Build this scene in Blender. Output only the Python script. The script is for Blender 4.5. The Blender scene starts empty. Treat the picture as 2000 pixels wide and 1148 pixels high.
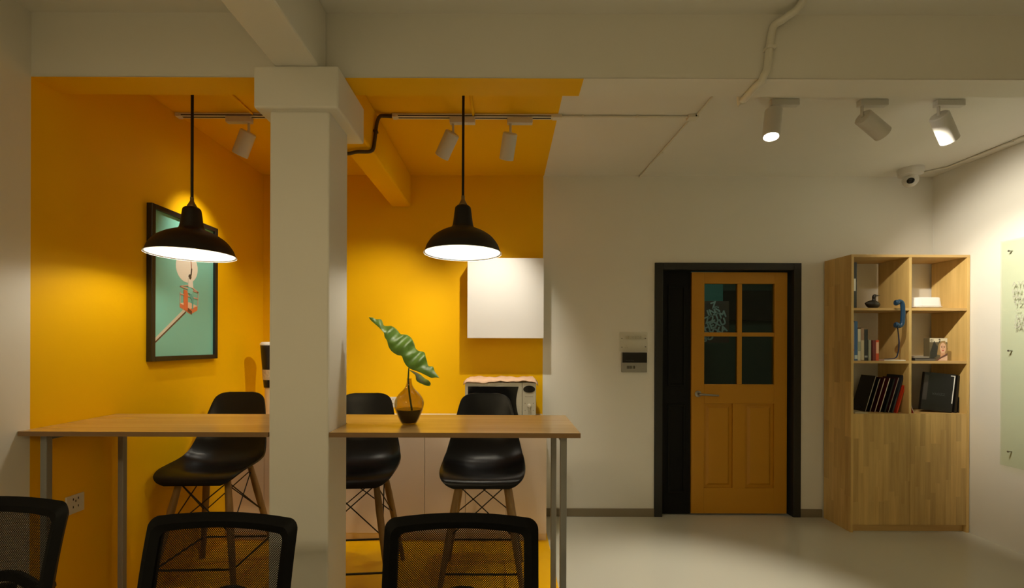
import bpy, bmesh, math, random
from mathutils import Vector, Matrix
random.seed(7)
S = bpy.context.scene
COL = S.collection
PI = math.pi

# ------------------------------------------------------------------ camera, world, lights, exposure
F, CX, CY = 860.0, 987.0, 672.0          # focal length and principal point of the photograph, pixels
EYE = 1.43
ROLL = math.radians(0.2)
cam = bpy.data.cameras.new('camera')
cam.sensor_width = 36; cam.lens = 36 * F / 2000
cam.shift_x = (1000 - CX) / 2000; cam.shift_y = (CY - 574) / 2000
cam.clip_start = 0.05
cam_o = bpy.data.objects.new('camera', cam); COL.objects.link(cam_o)
cam_o.matrix_world = Matrix.Translation((0, 0, EYE)) @ Matrix.Rotation(PI/2, 4, 'X') @ Matrix.Rotation(ROLL, 4, 'Z')
S.camera = cam_o

w = bpy.data.worlds.new('world'); S.world = w; w.use_nodes = True
w.node_tree.nodes['Background'].inputs[0].default_value = (0.6, 0.55, 0.4, 1)
w.node_tree.nodes['Background'].inputs[1].default_value = 0.0
S.view_settings.view_transform = 'Standard'; S.view_settings.look = 'None'
S.view_settings.gamma = 1; S.view_settings.use_curve_mapping = False
S.view_settings.exposure = 0.0
S.cycles.use_denoising = True
S.cycles.max_bounces = 8; S.cycles.diffuse_bounces = 5; S.cycles.transparent_max_bounces = 12
S.cycles.sample_clamp_indirect = 4.0
S.cycles.caustics_reflective = False; S.cycles.caustics_refractive = False

def area_light(name, loc, target, size, power, color):
    l = bpy.data.lights.new(name, 'AREA'); l.shape = 'DISK'; l.size = size; l.energy = power; l.color = color
    o = bpy.data.objects.new(name, l); COL.objects.link(o); o.location = loc
    o.rotation_euler = (Vector(target) - Vector(loc)).to_track_quat('-Z', 'Y').to_euler()
    return o
# unseen warm fill lights added behind the camera for the ambient level
area_light('office_fill_light', (-1.3, -1.5, 2.74), (-1.3, -1.5, 0), 0.6, 41, (1.0, 0.80, 0.47))
area_light('office_fill_light', (1.9, -2.6, 2.74), (1.9, -2.6, 0), 0.6, 8, (1.0, 0.84, 0.50))
area_light('corridor_fill_light', (2.3, 4.0, 2.5), (2.2, 4.9, 1.2), 0.3, 2.4, (0.85, 1.0, 0.9))  # unseen light added to brighten the teal board and poster behind the panes
SPOT_POWER = 74; SPOT_COL = (1.0, 0.91, 0.74); PEND_GLOW = 165; PEND_COL = (1.0, 0.92, 0.74)

# ------------------------------------------------------------------ helpers
def P(u, v, Z):
    du, dv = u - CX, v - CY
    du, dv = du + dv * ROLL, dv - du * ROLL
    return Vector((du / F * Z, Z, EYE - dv / F * Z))

class G:
    def __init__(s): s.v = []; s.f = []; s.m = []; s.uv = None
    def add(s, vs, fs, mi=0):
        n = len(s.v); s.v += [tuple(p) for p in vs]
        for f in fs: s.f.append(tuple(i + n for i in f)); s.m.append(mi)
        return s
    def box(s, x0, x1, y0, y1, z0, z1, mi=0):
        return s.add([(x0,y0,z0),(x1,y0,z0),(x1,y1,z0),(x0,y1,z0),(x0,y0,z1),(x1,y0,z1),(x1,y1,z1),(x0,y1,z1)],
            [(0,3,2,1),(4,5,6,7),(0,1,5,4),(1,2,6,5),(2,3,7,6),(3,0,4,7)], mi)
    def obox(s, M, a, b, c, mi=0):       # box of half sizes a,b,c moved by matrix M
        g = G().box(-a,a,-b,b,-c,c)
        return s.add([M @ Vector(p) for p in g.v], g.f, mi)
    def quad(s, a, b, c, d, mi=0): return s.add([a,b,c,d], [(0,1,2,3)], mi)
    def tube(s, path, r, n=8, closed=False, mi=0):
        pts = [Vector(p) for p in path]; N = len(pts); vs = []; fs = []
        rr = r if isinstance(r, (list, tuple)) else [r] * N
        up = None
        for i in range(N):
            if closed: t = (pts[(i+1) % N] - pts[i-1])
            else: t = pts[min(i+1, N-1)] - pts[max(i-1, 0)]
            t.normalize()
            if up is None:
                up = Vector((0,0,1)) if abs(t.z) < .9 else Vector((1,0,0))
            a = t.cross(up)
            if a.length < 1e-5: a = t.orthogonal()
            a.normalize(); b = a.cross(t).normalized(); up = b
            for k in range(n):
                an = 2*PI*k/n
                vs.append(pts[i] + a*math.cos(an)*rr[i] + b*math.sin(an)*rr[i])
        for i in range(N if closed else N-1):
            j = (i+1) % N
            for k in range(n):
                l = (k+1) % n
                fs.append((i*n+k, j*n+k, j*n+l, i*n+l))
        if not closed:
            fs.append(tuple(range(n))); fs.append(tuple(reversed(range((N-1)*n, N*n))))
        return s.add(vs, fs, mi)
    def lathe(s, prof, n=32, M=None, mi=0, closed=False, caps=True):  # prof: (r,z)
        vs = []; fs = []; M = M or Matrix()
        for r, z in prof:
            for k in range(n):
                an = 2*PI*k/n; vs.append(M @ Vector((r*math.cos(an), r*math.sin(an), z)))
        N = len(prof)
        for i in range(N if closed else N-1):
            j = (i+1) % N
            for k in range(n):
                l = (k+1) % n
                fs.append((i*n+k, i*n+l, j*n+l, j*n+k))
        if not closed and caps:
            if prof[0][0] > 1e-6: fs.append(tuple(reversed(range(n))))
            if prof[-1][0] > 1e-6: fs.append(tuple(range((N-1)*n, N*n)))
        return s.add(vs, fs, mi)
    def prism(s, poly, h0, h1, fn=lambda a, b, h: (a, b, h), mi=0):   # extrude 2D outline
        n = len(poly)
        vs = [fn(a, b, h0) for a, b in poly] + [fn(a, b, h1) for a, b in poly]
        fs = [tuple(reversed(range(n))), tuple(range(n, 2*n))] + [(i, (i+1) % n, (i+1) % n + n, i+n) for i in range(n)]
        return s.add(vs, fs, mi)

ORG = {}
def obj(name, g, mats, parent=None, smooth=False, bevel=0, seg=2, local=False):
    """Links g as one mesh. Coordinates are world ones unless local; a child shares its thing's origin."""
    me = bpy.data.meshes.new(name)
    vs = [Vector(p) for p in g.v]
    if parent is not None: o0 = Vector((0,0,0)) if local else ORG[parent.as_pointer()]
    elif local: o0 = Vector((0,0,0))
    else:
        lo = [min(p[i] for p in vs) for i in range(3)]; hi = [max(p[i] for p in vs) for i in range(3)]
        o0 = Vector(((lo[0]+hi[0])/2, (lo[1]+hi[1])/2, lo[2]))
    me.from_pydata([tuple(p - o0) for p in vs], [], g.f)
    mats = mats if isinstance(mats, (list, tuple)) else [mats]
    for m in mats: me.materials.append(m)
    if len(mats) > 1:
        for p, mi in zip(me.polygons, g.m): p.material_index = mi
    bm = bmesh.new(); bm.from_mesh(me); bmesh.ops.recalc_face_normals(bm, faces=bm.faces); bm.to_mesh(me); bm.free()
    if g.uv:
        ul = me.uv_layers.new(name='UVMap')
        for lp in me.loops: ul.data[lp.index].uv = g.uv[lp.vertex_index]
    if smooth:
        me.polygons.foreach_set('use_smooth', [True]*len(me.polygons))
        if smooth != 'all': me.set_sharp_from_angle(angle=math.radians(40))
    o = bpy.data.objects.new(name, me); COL.objects.link(o)
    if parent is not None: o.parent = parent; ORG[o.as_pointer()] = ORG[parent.as_pointer()]
    else: o.location = o0; ORG[o.as_pointer()] = o0
    if bevel:
        b = o.modifiers.new('bevel', 'BEVEL'); b.width = bevel; b.segments = seg; b.limit_method = 'ANGLE'; b.angle_limit = math.radians(40)
    return o
def tag(o, label, cat, group=None):
    o['label'] = label; o['category'] = cat
    if group: o['group'] = group
    return o
def thing(name, label, cat, loc, group=None, rotz=0):
    o = bpy.data.objects.new(name, None); COL.objects.link(o); o.empty_display_size = .05
    o.location = loc; o.rotation_euler = (0, 0, rotz); ORG[o.as_pointer()] = Vector(loc)
    return tag(o, label, cat, group)
def struct(name, g, mats, parent=None, **k):
    o = obj(name, g, mats, parent, **k)
    if parent is None: o['kind'] = 'structure'
    return o
def dup(o, loc, rotz, label):
    def cp(a, par):
        c = a.copy(); COL.objects.link(c)
        if par is not None: c.parent = par
        for ch in list(a.children): cp(ch, c)
        return c
    r = cp(o, None); r.location = loc; r.rotation_euler = (0, 0, rotz); r['label'] = label
    return r
def axes(p, d, side=None):      # matrix at p whose Z runs along d
    d = Vector(d).normalized(); q = d.to_track_quat('Z', 'Y')
    return Matrix.Translation(p) @ q.to_matrix().to_4x4()
def spline(pts, n):             # Catmull-Rom through tuples of any length
    out = []; N = len(pts)
    for i in range(N-1):
        p0, p1, p2, p3 = pts[max(i-1,0)], pts[i], pts[i+1], pts[min(i+2,N-1)]
        for k in range(n):
            t = k/n
            out.append(tuple(.5*((2*b)+(-a+c)*t+(2*a-5*b+4*c-d)*t*t+(-a+3*b-3*c+d)*t**3) for a,b,c,d in zip(p0,p1,p2,p3)))
    out.append(tuple(pts[-1])); return out

# ------------------------------------------------------------------ materials
def lin(r, g, b):
    f = lambda c: c/12.92 if c <= .04045 else ((c+.055)/1.055)**2.4
    return (f(r/255), f(g/255), f(b/255), 1)
def paint(name, col, rough=.6, amt=.06, scale=6, bump=.0, bscale=250, metal=0, spec=.5, coat=0):
    m = bpy.data.materials.new(name); m.use_nodes = True; nt = m.node_tree; b = nt.nodes['Principled BSDF']
    tc = nt.nodes.new('ShaderNodeTexCoord'); n = nt.nodes.new('ShaderNodeTexNoise'); n.inputs['Scale'].default_value = scale; n.inputs['Detail'].default_value = 4
    nt.links.new(tc.outputs['Object'], n.inputs['Vector'])
    mx = nt.nodes.new('ShaderNodeMix'); mx.data_type = 'RGBA'
    mx.inputs[6].default_value = tuple(c*(1-amt) for c in col[:3]) + (1,)
    mx.inputs[7].default_value = tuple(min(1, c*(1+amt)) for c in col[:3]) + (1,)
    nt.links.new(n.outputs['Fac'], mx.inputs[0]); nt.links.new(mx.outputs[2], b.inputs['Base Color'])
    b.inputs['Roughness'].default_value = rough; b.inputs['Metallic'].default_value = metal
    b.inputs['Specular IOR Level'].default_value = spec; b.inputs['Coat Weight'].default_value = coat; b.inputs['Coat Roughness'].default_value = .08
    if bump:
        n2 = nt.nodes.new('ShaderNodeTexNoise'); n2.inputs['Scale'].default_value = bscale; n2.inputs['Detail'].default_value = 3
        nt.links.new(tc.outputs['Object'], n2.inputs['Vector'])
        bp = nt.nodes.new('ShaderNodeBump'); bp.inputs['Strength'].default_value = bump; bp.inputs['Distance'].default_value = .002
        nt.links.new(n2.outputs['Fac'], bp.inputs['Height']); nt.links.new(bp.outputs[0], b.inputs['Normal'])
    return m
def wood(name, c1, c2, axis='Z', rough=.4, freq=28, rnd=0.0, coat=0):
    m = bpy.data.materials.new(name); m.use_nodes = True; nt = m.node_tree; b = nt.nodes['Principled BSDF']
    tc = nt.nodes.new('ShaderNodeTexCoord'); mp = nt.nodes.new('ShaderNodeMapping')
    sc = {'X': (.06,1,1), 'Y': (1,.06,1), 'Z': (1,1,.06)}[axis]; mp.inputs['Scale'].default_value = sc
    nt.links.new(tc.outputs['Object'], mp.inputs['Vector'])
    n = nt.nodes.new('ShaderNodeTexNoise'); n.inputs['Scale'].default_value = freq; n.inputs['Detail'].default_value = 6; n.inputs['Roughness'].default_value = .6
    n.noise_dimensions = '4D'
    nt.links.new(mp.outputs[0], n.inputs['Vector'])
    oi = nt.nodes.new('ShaderNodeObjectInfo')
    ml = nt.nodes.new('ShaderNodeMath'); ml.operation = 'MULTIPLY'; ml.inputs[1].default_value = 40
    nt.links.new(oi.outputs['Random'], ml.inputs[0]); nt.links.new(ml.outputs[0], n.inputs['W'])
    rp = nt.nodes.new('ShaderNodeValToRGB'); rp.color_ramp.elements[0].position = .3; rp.color_ramp.elements[1].position = .7
    rp.color_ramp.elements[0].color = c1; rp.color_ramp.elements[1].color = c2
    nt.links.new(n.outputs['Fac'], rp.inputs[0])
    out = rp.outputs[0]
    if rnd:
        hs = nt.nodes.new('ShaderNodeHueSaturation'); mr = nt.nodes.new('ShaderNodeMapRange')
        mr.inputs['To Min'].default_value = 1-rnd; mr.inputs['To Max'].default_value = 1+rnd
        nt.links.new(oi.outputs['Random'], mr.inputs['Value']); nt.links.new(mr.outputs[0], hs.inputs['Value']); nt.links.new(out, hs.inputs['Color']); out = hs.outputs[0]
    nt.links.new(out, b.inputs['Base Color']); b.inputs['Roughness'].default_value = rough; b.inputs['Coat Weight'].default_value = coat; b.inputs['Coat Roughness'].default_value = .15
    return m
def emit(name, col, st):
    m = bpy.data.materials.new(name); m.use_nodes = True; b = m.node_tree.nodes['Principled BSDF']
    b.inputs['Base Color'].default_value = (.9,.9,.9,1); b.inputs['Emission Color'].default_value = col; b.inputs['Emission Strength'].default_value = st
    return m
def clear_glass(name, tint, gloss=.08, rough=.02):
    m = bpy.data.materials.new(name); m.use_nodes = True; nt = m.node_tree; nt.nodes.remove(nt.nodes['Principled BSDF'])
    t = nt.nodes.new('ShaderNodeBsdfTransparent'); t.inputs[0].default_value = tint
    g = nt.nodes.new('ShaderNodeBsdfGlossy'); g.inputs['Roughness'].default_value = rough
    lw = nt.nodes.new('ShaderNodeLayerWeight'); pw = nt.nodes.new('ShaderNodeMath'); pw.operation = 'POWER'; pw.inputs[1].default_value = 5
    nt.links.new(lw.outputs['Facing'], pw.inputs[0])
    ad = nt.nodes.new('ShaderNodeMath'); ad.operation = 'MULTIPLY_ADD'; ad.inputs[1].default_value = .9; ad.inputs[2].default_value = gloss * .5; ad.use_clamp = True
    mx = nt.nodes.new('ShaderNodeMixShader'); nt.links.new(pw.outputs[0], ad.inputs[0]); nt.links.new(ad.outputs[0], mx.inputs[0])
    nt.links.new(t.outputs[0], mx.inputs[1]); nt.links.new(g.outputs[0], mx.inputs[2]); nt.links.new(mx.outputs[0], nt.nodes['Material Output'].inputs[0])
    return m

WHITE = paint('white_wall_paint', (.74,.72,.66,1), .55, .03, 3, .12, 120)
YELLOW = paint('yellow_wall_paint', (.84,.465,.001,1), .55, .03, 3, .12, 120, spec=.15)
FLOOR_W = paint('grey_epoxy_floor', (.58,.57,.49,1), .17, .04, 2)
FLOOR_Y = paint('yellow_epoxy_floor', (.95,.52,.001,1), .3, .04, 2, spec=.3)
BASEB = paint('taupe_baseboard', (.20,.165,.105,1), .5)
BLACK_METAL = paint('matte_black_enamel', (.010,.008,.006,1), .5, .15, 20, spec=.3)
ENAMEL = paint('white_enamel', (.85,.85,.82,1), .35, .02)
BRASS = paint('aged_brass', (.22,.17,.09,1), .45, .2, 40, metal=.8)
SPOT_W = paint('white_powder_coat', (.62,.60,.56,1), .4, .02)
PVC = paint('white_pvc', (.70,.67,.58,1), .45, .03)
DARKCABLE = paint('dark_flex', (.055,.028,.008,1), .6)
PLASTIC_BLACK = paint('black_plastic_shell', (.003,.003,.003,1), .32, .1, 12, spec=.22)
CHAIR_BLACK = paint('black_nylon', (.002,.002,.002,1), .55, .1, 12, .15, 400, spec=.12)
STEEL = paint('grey_steel_tube', (.22,.215,.20,1), .42, .04, metal=.0)
LEGWOOD = wood('stool_leg_wood', (.15,.083,.02,1), (.27,.155,.045,1), 'Z', .5, 30)
TABLEWOOD = wood('table_oak', (.46,.275,.085,1), (.62,.40,.15,1), 'X', .2, 20, coat=.25)
SHELFWOOD = wood('shelf_rubberwood', (.48,.31,.095,1), (.66,.45,.165,1), 'Z', .5, 22, .08)
STAVEWOOD = wood('stave_rubberwood', (.46,.29,.09,1), (.66,.45,.165,1), 'Z', .5, 26, .13)
CABW = paint('cream_lacquer', (.74,.62,.50,1), .35, .02)
CABWHITE = paint('white_lacquer', (.76,.75,.74,1), .35, .01)
FRAME_BLK = paint('black_frame_lacquer', (.010,.008,.007,1), .35)
DOOR_DK = paint('dark_door_paint', (.012,.0115,.0095,1), .55, .2, 9)
DOOR_BLK = paint('black_door_paint', (.0025,.0025,.002,1), .7, .2, 9, spec=.2)
DOOR_Y = paint('ochre_door_paint', (.45,.20,.001,1), .5, .04, 4)
NICKEL = paint('brushed_nickel', (.30,.28,.25,1), .35, .1, 30, metal=.9)

# ------------------------------------------------------------------ the setting
XL, XR, YB, YF, ZC = -2.02, 3.56, 3.67, -3.6, EYE + 1.405
BF, BB, ZS = 1.872, 2.004, EYE + 1.13        # cross beam front, back and soffit height
XY = .318                                    # where the yellow paint ends
g = G()
for (a, b, mi) in ((XL, XY, 1), (XY, XR, 0)):
    g.quad((a,BF,0),(b,BF,0),(b,YB,0),(a,YB,0), mi)
g.quad((XL,YF,0),(XR,YF,0),(XR,BF,0),(XL,BF,0), 0)
g.box(XL-.1,XR+.1,YF-.1,YB+.1,-.1,-.004, 0)
struct('floor', g, [FLOOR_W, FLOOR_Y])
g = G()
for (a, b, mi) in ((XL, XY, 1), (XY, XR, 0)):
    g.quad((a,BB,ZC),(b,BB,ZC),(b,YB,ZC),(a,YB,ZC), mi)
g.quad((XL,YF,ZC),(XR,YF,ZC),(XR,BB,ZC),(XL,BB,ZC), 0)
g.box(XL-.1,XR+.1,YF-.1,YB+.1,ZC+.004,ZC+.1, 0)
struct('ceiling', g, [WHITE, YELLOW])
g = G()
g.quad((XL,YF,0),(XL,BF,0),(XL,BF,ZC),(XL,YF,ZC),0); g.quad((XL,BF,0),(XL,YB,0),(XL,YB,ZC),(XL,BF,ZC),1); g.box(XL-.1,XL-.004,YF-.1,YB,-.1,ZC+.1,0)
struct('wall_left', g, [WHITE, YELLOW])
g = G(); g.box(XR,XR+.1,YF-.1,YB,-.1,ZC+.1); struct('wall_right', g, WHITE)
g = G(); g.box(XL,XR,YF-.1,YF,-.1,ZC+.1); struct('wall_front', g, WHITE)
# back wall with the door opening
DX0, DX1, DZ = 1.242, 2.458, 2.112
g = G(); XBY = .312
g.quad((XL,YB,0),(XBY,YB,0),(XBY,YB,ZC),(XL,YB,ZC),1)
g.box(XL-.1,DX0,YB+.004,YB+.1,-.1,ZC+.1,0)
g.quad((XBY,YB,0),(DX0,YB,0),(DX0,YB,ZC),(XBY,YB,ZC),0)
g.box(DX1,XR+.1,YB,YB+.1,-.1,ZC+.1,0)
g.box(DX0,DX1,YB,YB+.1,DZ,ZC+.1,0)
struct('wall_back', g, [WHITE, YELLOW])
# cross beam
g = G()
g.box(XL,XR,BF,BB-.002,ZS+.002,ZC)
g.quad((XL,BF,ZS),(XY+.012,BF,ZS),(XY+.012,BB,ZS),(XL,BB,ZS),1); g.quad((XY+.012,BF,ZS),(XR,BF,ZS),(XR,BB,ZS),(XY+.012,BB,ZS),0)
g.quad((XL,BB,ZS),(XY,BB,ZS),(XY,BB,ZC),(XL,BB,ZC),1); g.quad((XY,BB,ZS),(XR,BB,ZS),(XR,BB,ZC),(XY,BB,ZC),0)
g.quad((XL,BF,ZS),(XR,BF,ZS),(XR,BF,ZS+.003),(XL,BF,ZS+.003),0)
struct('cross_beam', g, [WHITE, YELLOW])
g = G(); g.box(-.945,-.765,YF,BF,ZS,ZC); struct('ceiling_beam', g, WHITE, bevel=.006)
g = G(); g.box(-.95,-.79,BB,YB,ZS+.01,ZC); struct('ceiling_beam', g, YELLOW, bevel=.012)
# column with its square capital
c0, c1 = -.979, -.731
g = G(); g.box(c0,c1,1.823,2.035,0,ZS-.05)
col = struct('column', g, WHITE, bevel=.008)
g = G(); g.box(-1.028,-.683,1.79,2.12,EYE+.958,ZS)
struct('capital', g, WHITE, col, bevel=.008)
# baseboards
g = G(); g.box(.31,DX0,YB-.012,YB,0,.066); struct('baseboard_back', g, BASEB, bevel=.002)
g = G(); g.box(DX1,2.64,YB-.012,YB,0,.066); struct('baseboard_back', g, BASEB, bevel=.002)

# ------------------------------------------------------------------ door and the corridor behind its panes
d = bpy.data.objects.new('door_1', None); COL.objects.link(d); d.location = (1.85, YB, 0); d['kind'] = 'structure'
d['label'] = 'ochre yellow door with four panes in a black frame'; ORG[d.as_pointer()] = Vector((1.85, YB, 0))
g = G(); g.box(DX0,DX0+.066,YB-.015,YB+.1,0,DZ); g.box(DX1-.062,DX1,YB-.015,YB+.1,0,DZ); g.box(DX0+.066,DX1-.062,YB-.015,YB+.1,DZ-.058,DZ)
obj('door_frame', g, DOOR_DK, d, bevel=.003)
LY = YB + .035
g = G(); g.box(DX0+.066,1.562,LY+.01,LY+.05,.006,DZ-.058)
sl = obj('side_leaf', g, DOOR_BLK, d)
for z0, z1 in ((.18,.93),(1.08,1.93)):
    g = G()
    for (a,b,c,e) in ((1.37,1.39,z0,z1),(1.50,1.52,z0,z1),(1.39,1.50,z0,z0+.02),(1.39,1.50,z1-.02,z1)): g.box(a,b,LY,LY+.012,c,e)
    obj('panel_moulding', g, DOOR_BLK, sl, bevel=.003)
lx0, lx1, lz1 = 1.568, 2.372, 2.042
py = lambda u: P(u, 600, LY).x
pz = lambda v: P(1445, v, LY).z
x_a, x_b, x_c, x_d = py(1376), py(1441), py(1450), py(1513)
z_a, z_b, z_c, z_d = pz(750.5), pz(657), pz(649), pz(554)
g = G()
g.box(lx0,x_a,LY,LY+.04,.012,lz1); g.box(x_d,lx1,LY,LY+.04,.012,lz1); g.box(x_a,x_d,LY,LY+.04,z_d,lz1)
p_z0, p_z1 = pz(953), pz(788)
p_xs = ((py(1376),py(1432)),(py(1457),py(1513)))
g.box(x_a,x_d,LY,LY+.04,p_z1,z_a); g.box(x_a,x_d,LY,LY+.04,.012,p_z0)
g.box(p_xs[0][1],p_xs[1][0],LY,LY+.04,p_z0,p_z1)
leaf = obj('door_leaf', g, DOOR_Y, d, bevel=.002)
for a, b in p_xs:
    g = G(); g.box(a,b,LY+.016,LY+.03,p_z0,p_z1)
    e = .022
    A = [(a+e,LY+.016,p_z0+e),(b-e,LY+.016,p_z0+e),(b-e,LY+.016,p_z1-e),(a+e,LY+.016,p_z1-e)]
    e2 = .04; B = [(a+e2,LY+.004,p_z0+e2),(b-e2,LY+.004,p_z0+e2),(b-e2,LY+.004,p_z1-e2),(a+e2,LY+.004,p_z1-e2)]
    g.add(A+B, [(4,5,6,7)]+[(i,(i+1)%4,(i+1)%4+4,i+4) for i in range(4)])
    obj('raised_panel', g, DOOR_Y, leaf)
g = G(); g.box(x_b,x_c,LY+.004,LY+.036,z_a,z_d); g.box(x_a,x_b,LY+.004,LY+.036,z_b,z_c); g.box(x_c,x_d,LY+.004,LY+.036,z_b,z_c)
obj('glazing_bar', g, DOOR_Y, leaf, bevel=.003)
PANE = clear_glass('dark_pane_glass', (.62,.74,.68,1), .05)
for a, b in ((x_a,x_b),(x_c,x_d)):
    for c, e in ((z_a,z_b),(z_c,z_d)):
        g = G(); g.box(a,b,LY+.018,LY+.023,c,e); obj('pane', g, PANE, leaf)
hp = P(1363, 769, LY); g = G()
g.lathe([(.001,0),(.027,0),(.027,.008),(.02,.012),(.001,.012)], 20, axes(hp, (0,-1,0)))
g.tube([hp+Vector((0,-.01,0)), hp+Vector((0,-.045,0)), hp+Vector((.02,-.055,0)), hp+Vector((.15,-.055,-.008))], [.009,.009,.009,.007], 10)
obj('handle', g, NICKEL, leaf, smooth=True)
# corridor room
CG = paint('dark_green_wall', (.045,.085,.06,1), .7)
TEAL = paint('teal_board', (.12,.33,.28,1), .6)
CBLK = paint('black_cloth', (.004,.004,.004,1), .9)
g = G(); g.box(.5,3.6,5.3,5.4,-.1,2.8); struct('wall_far', g, CG)
g = G(); g.box(.4,.5,YB+.1,5.3,-.1,2.8); g.box(3.6,3.7,YB+.1,5.3,-.1,2.8); struct('wall_corridor', g, CG)
g = G(); g.box(.4,3.7,YB+.1,5.4,-.1,-.004); struct('floor_corridor', g, FLOOR_W)
g = G(); g.box(.4,3.7,YB+.1,5.4,2.8,2.9); struct('ceiling_corridor', g, CG)
q0, q1 = P(1330,592,5.2), P(1411,520,5.2)
g = G(); g.box(q0.x,q1.x,5.18,5.3,q0.z,q1.z)
tag(obj('teal_board', g, TEAL, bevel=.005), 'teal board high on the corridor wall seen through upper left door pane', 'board')
q0, q1 = P(1412,625,5.2), P(1530,567,5.2)
g = G(); g.box(q0.x,q1.x,5.22,5.3,q0.z,q1.z); 
tag(obj('dark_screen', g, CBLK, bevel=.008), 'flat black panel on the corridor wall behind the upper door panes', 'panel')
PZ = 4.7
q0, q1 = P(1366,669,PZ), P(1424,588,PZ)
pr = thing('lettered_poster', 'brown poster with slanted white block letters seen through left door panes', 'poster', (q0.x, PZ, q0.z))
g = G(); g.box(q0.x,q1.x,PZ,PZ+.012,q0.z,q1.z); obj('sheet', g, paint('brown_poster', (.11,.05,.035,1), .7), pr)
PW = paint('poster_white_ink', (.55,.52,.48,1), .7)
def text_geo(txt, size, M, g=None, depth=.0, bold=.0):
    cu = bpy.data.curves.new('t', 'FONT'); cu.body = txt; cu.size = size; cu.extrude = depth; cu.resolution_u = 3; cu.offset = bold
    o = bpy.data.objects.new('t', cu); COL.objects.link(o)
    me = bpy.data.meshes.new_from_object(o.evaluated_get(bpy.context.evaluated_depsgraph_get()))
    g = g or G(); g.add([M @ v.co for v in me.vertices], [tuple(p.vertices) for p in me.polygons])
    bpy.data.objects.remove(o); bpy.data.curves.remove(cu); bpy.data.meshes.remove(me)
    return g
g = G()
FACE_CAM = Matrix.Rotation(PI/2, 4, 'X')       # text plane standing, read from -Y
for (u, v, t) in ((1400,603,'Z'),(1392,618,'JNS'),(1387,632,'Z2TM'),(1385,647,'HEXU'),(1384,662,'OYXA'),(1383,668,'SO')):
    text_geo(t, .094, Matrix.Translation(P(u-9, v, PZ) + Vector((0,-.003,0))) @ FACE_CAM @ Matrix.Rotation(math.radians(20), 4, 'Z'), g, .001, .004)
obj('lettering', g, PW, pr)['kind'] = 'stuff'

# ------------------------------------------------------------------ bar table
TF, TB, TZ = 1.823, 2.29, EYE - .368
TX0, TX1 = XL+.002, .313
t = thing('bar_table', 'long oak bar table with thin top notched around the white column', 'table', (-.85, 2.05, 0))
poly = [(TX0,TF),(c0-.002,TF),(c0-.002,2.04),(c1+.002,2.04),(c1+.002,TF),(TX1,TF),(TX1,TB),(TX0,TB)]
g = G(); g.prism(poly, TZ-.02, TZ); g.m = [0, 0] + [1]*len(poly)
obj('tabletop', g, [TABLEWOOD, wood('table_edge_band', (.16,.085,.03,1), (.25,.14,.05,1), 'X', .5, 20)], t)
LEGW = .027
for x0 in (.236, -1.975):
    for y0 in (1.87, 2.245):
        g = G(); g.box(x0,x0+LEGW,y0,y0+LEGW,0,TZ-.02); obj('leg', g, STEEL, t, bevel=.003)
    g = G(); g.box(x0,x0+LEGW,1.87+LEGW,2.245,TZ-.047,TZ-.0205); obj('top_rail', g, STEEL, t, bevel=.002)

# ------------------------------------------------------------------ kitchen: base cabinets, worktop, wall cabinet
CF = 3.18; KX = (XL+.003, -1.465, -.876, -.285, .302); CT = .82
labs = ('cream two-door base cabinet in the corner behind the left bar stool', 'cream two-door base cabinet mostly hidden behind the white column',
        'cream two-door base cabinet behind the middle bar stool', 'cream two-door base cabinet under the microwave, at the end of the row')
for i in range(4):
    a, b = KX[i], KX[i+1]
    c = thing('base_cabinet', labs[i], 'cabinet', ((a+b)/2, 3.4, 0), 'base cabinets under the kitchen counter')
    g = G(); g.box(a,b,CF+.02,YB-.002,.06,CT); obj('carcass', g, CABW, c)
    m = (a+b)/2
    for x0, x1 in ((a,m),(m,b)):
        g = G(); g.box(x0+.0015,x1-.0015,CF,CF+.0185,.062,CT-.004); obj('door', g, CABW, c, bevel=.0015)
    g = G(); g.box(a,b,CF+.035,CF+.05,0,.06); obj('kickboard', g, CABW, c)
g = G(); g.box(XL+.003,.306,CF-.012,YB-.002,CT,CT+.032)
tag(obj('worktop', g, paint('pale_stone_worktop', (.62,.58,.5,1), .3, .08, 60), bevel=.004), 'pale continuous kitchen worktop behind the bar table carrying the microwave', 'worktop')
WT = CT + .032
q0, q1 = P(913, 660, 3.5), P(1062, 505, 3.5)
c = thing('wall_cabinet', 'plain white square wall cabinet hung above the microwave', 'cabinet', ((q0.x+q1.x)/2, 3.58, q0.z))
g = G(); g.box(q0.x+.001,q1.x-.001,3.5,YB,q0.z+.001,q1.z-.001); obj('carcass', g, CABWHITE, c)
g = G(); g.box(q0.x,q1.x,3.48,3.4985,q0.z,q1.z); obj('door', g, CABWHITE, c, bevel=.002)

# microwave
MY = 3.25
ax, bx = P(908,800,MY).x, P(1047,800,MY).x; mz = P(980,747,MY).z
MWC = paint('microwave_cream_plastic', (.50,.47,.37,1), .4)
MWB = paint('microwave_black_glass', (.006,.006,.006,1), .12)
mw = thing('microwave', 'cream microwave oven with black door window on the kitchen worktop', 'microwave', ((ax+bx)/2, 3.42, WT))
g = G(); g.box(ax,bx,MY+.03,MY+.36,WT+.012,mz); obj('body', g, MWC, mw, bevel=.006)
dx = P(1020,800,MY).x
g = G(); g.box(ax,dx-.001,MY,MY+.029,WT+.012,mz); dr = obj('door', g, MWC, mw, bevel=.005)
wx0, wx1 = P(914,760,MY).x, P(1013,760,MY).x; wz0, wz1 = WT+.045, P(960,754.5,MY).z
n = 14; poly = [(wx0,wz0)]
for i in range(n+1):
    s_ = i/n; poly.append((wx1-.018*math.sin(PI*s_), wz0+(wz1-wz0)*s_))
poly.append((wx0,wz1))
g = G(); g.prism(poly, MY-.003, MY+.002, lambda a,b,h: (a,h,b)); obj('window', g, MWB, dr)
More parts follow.
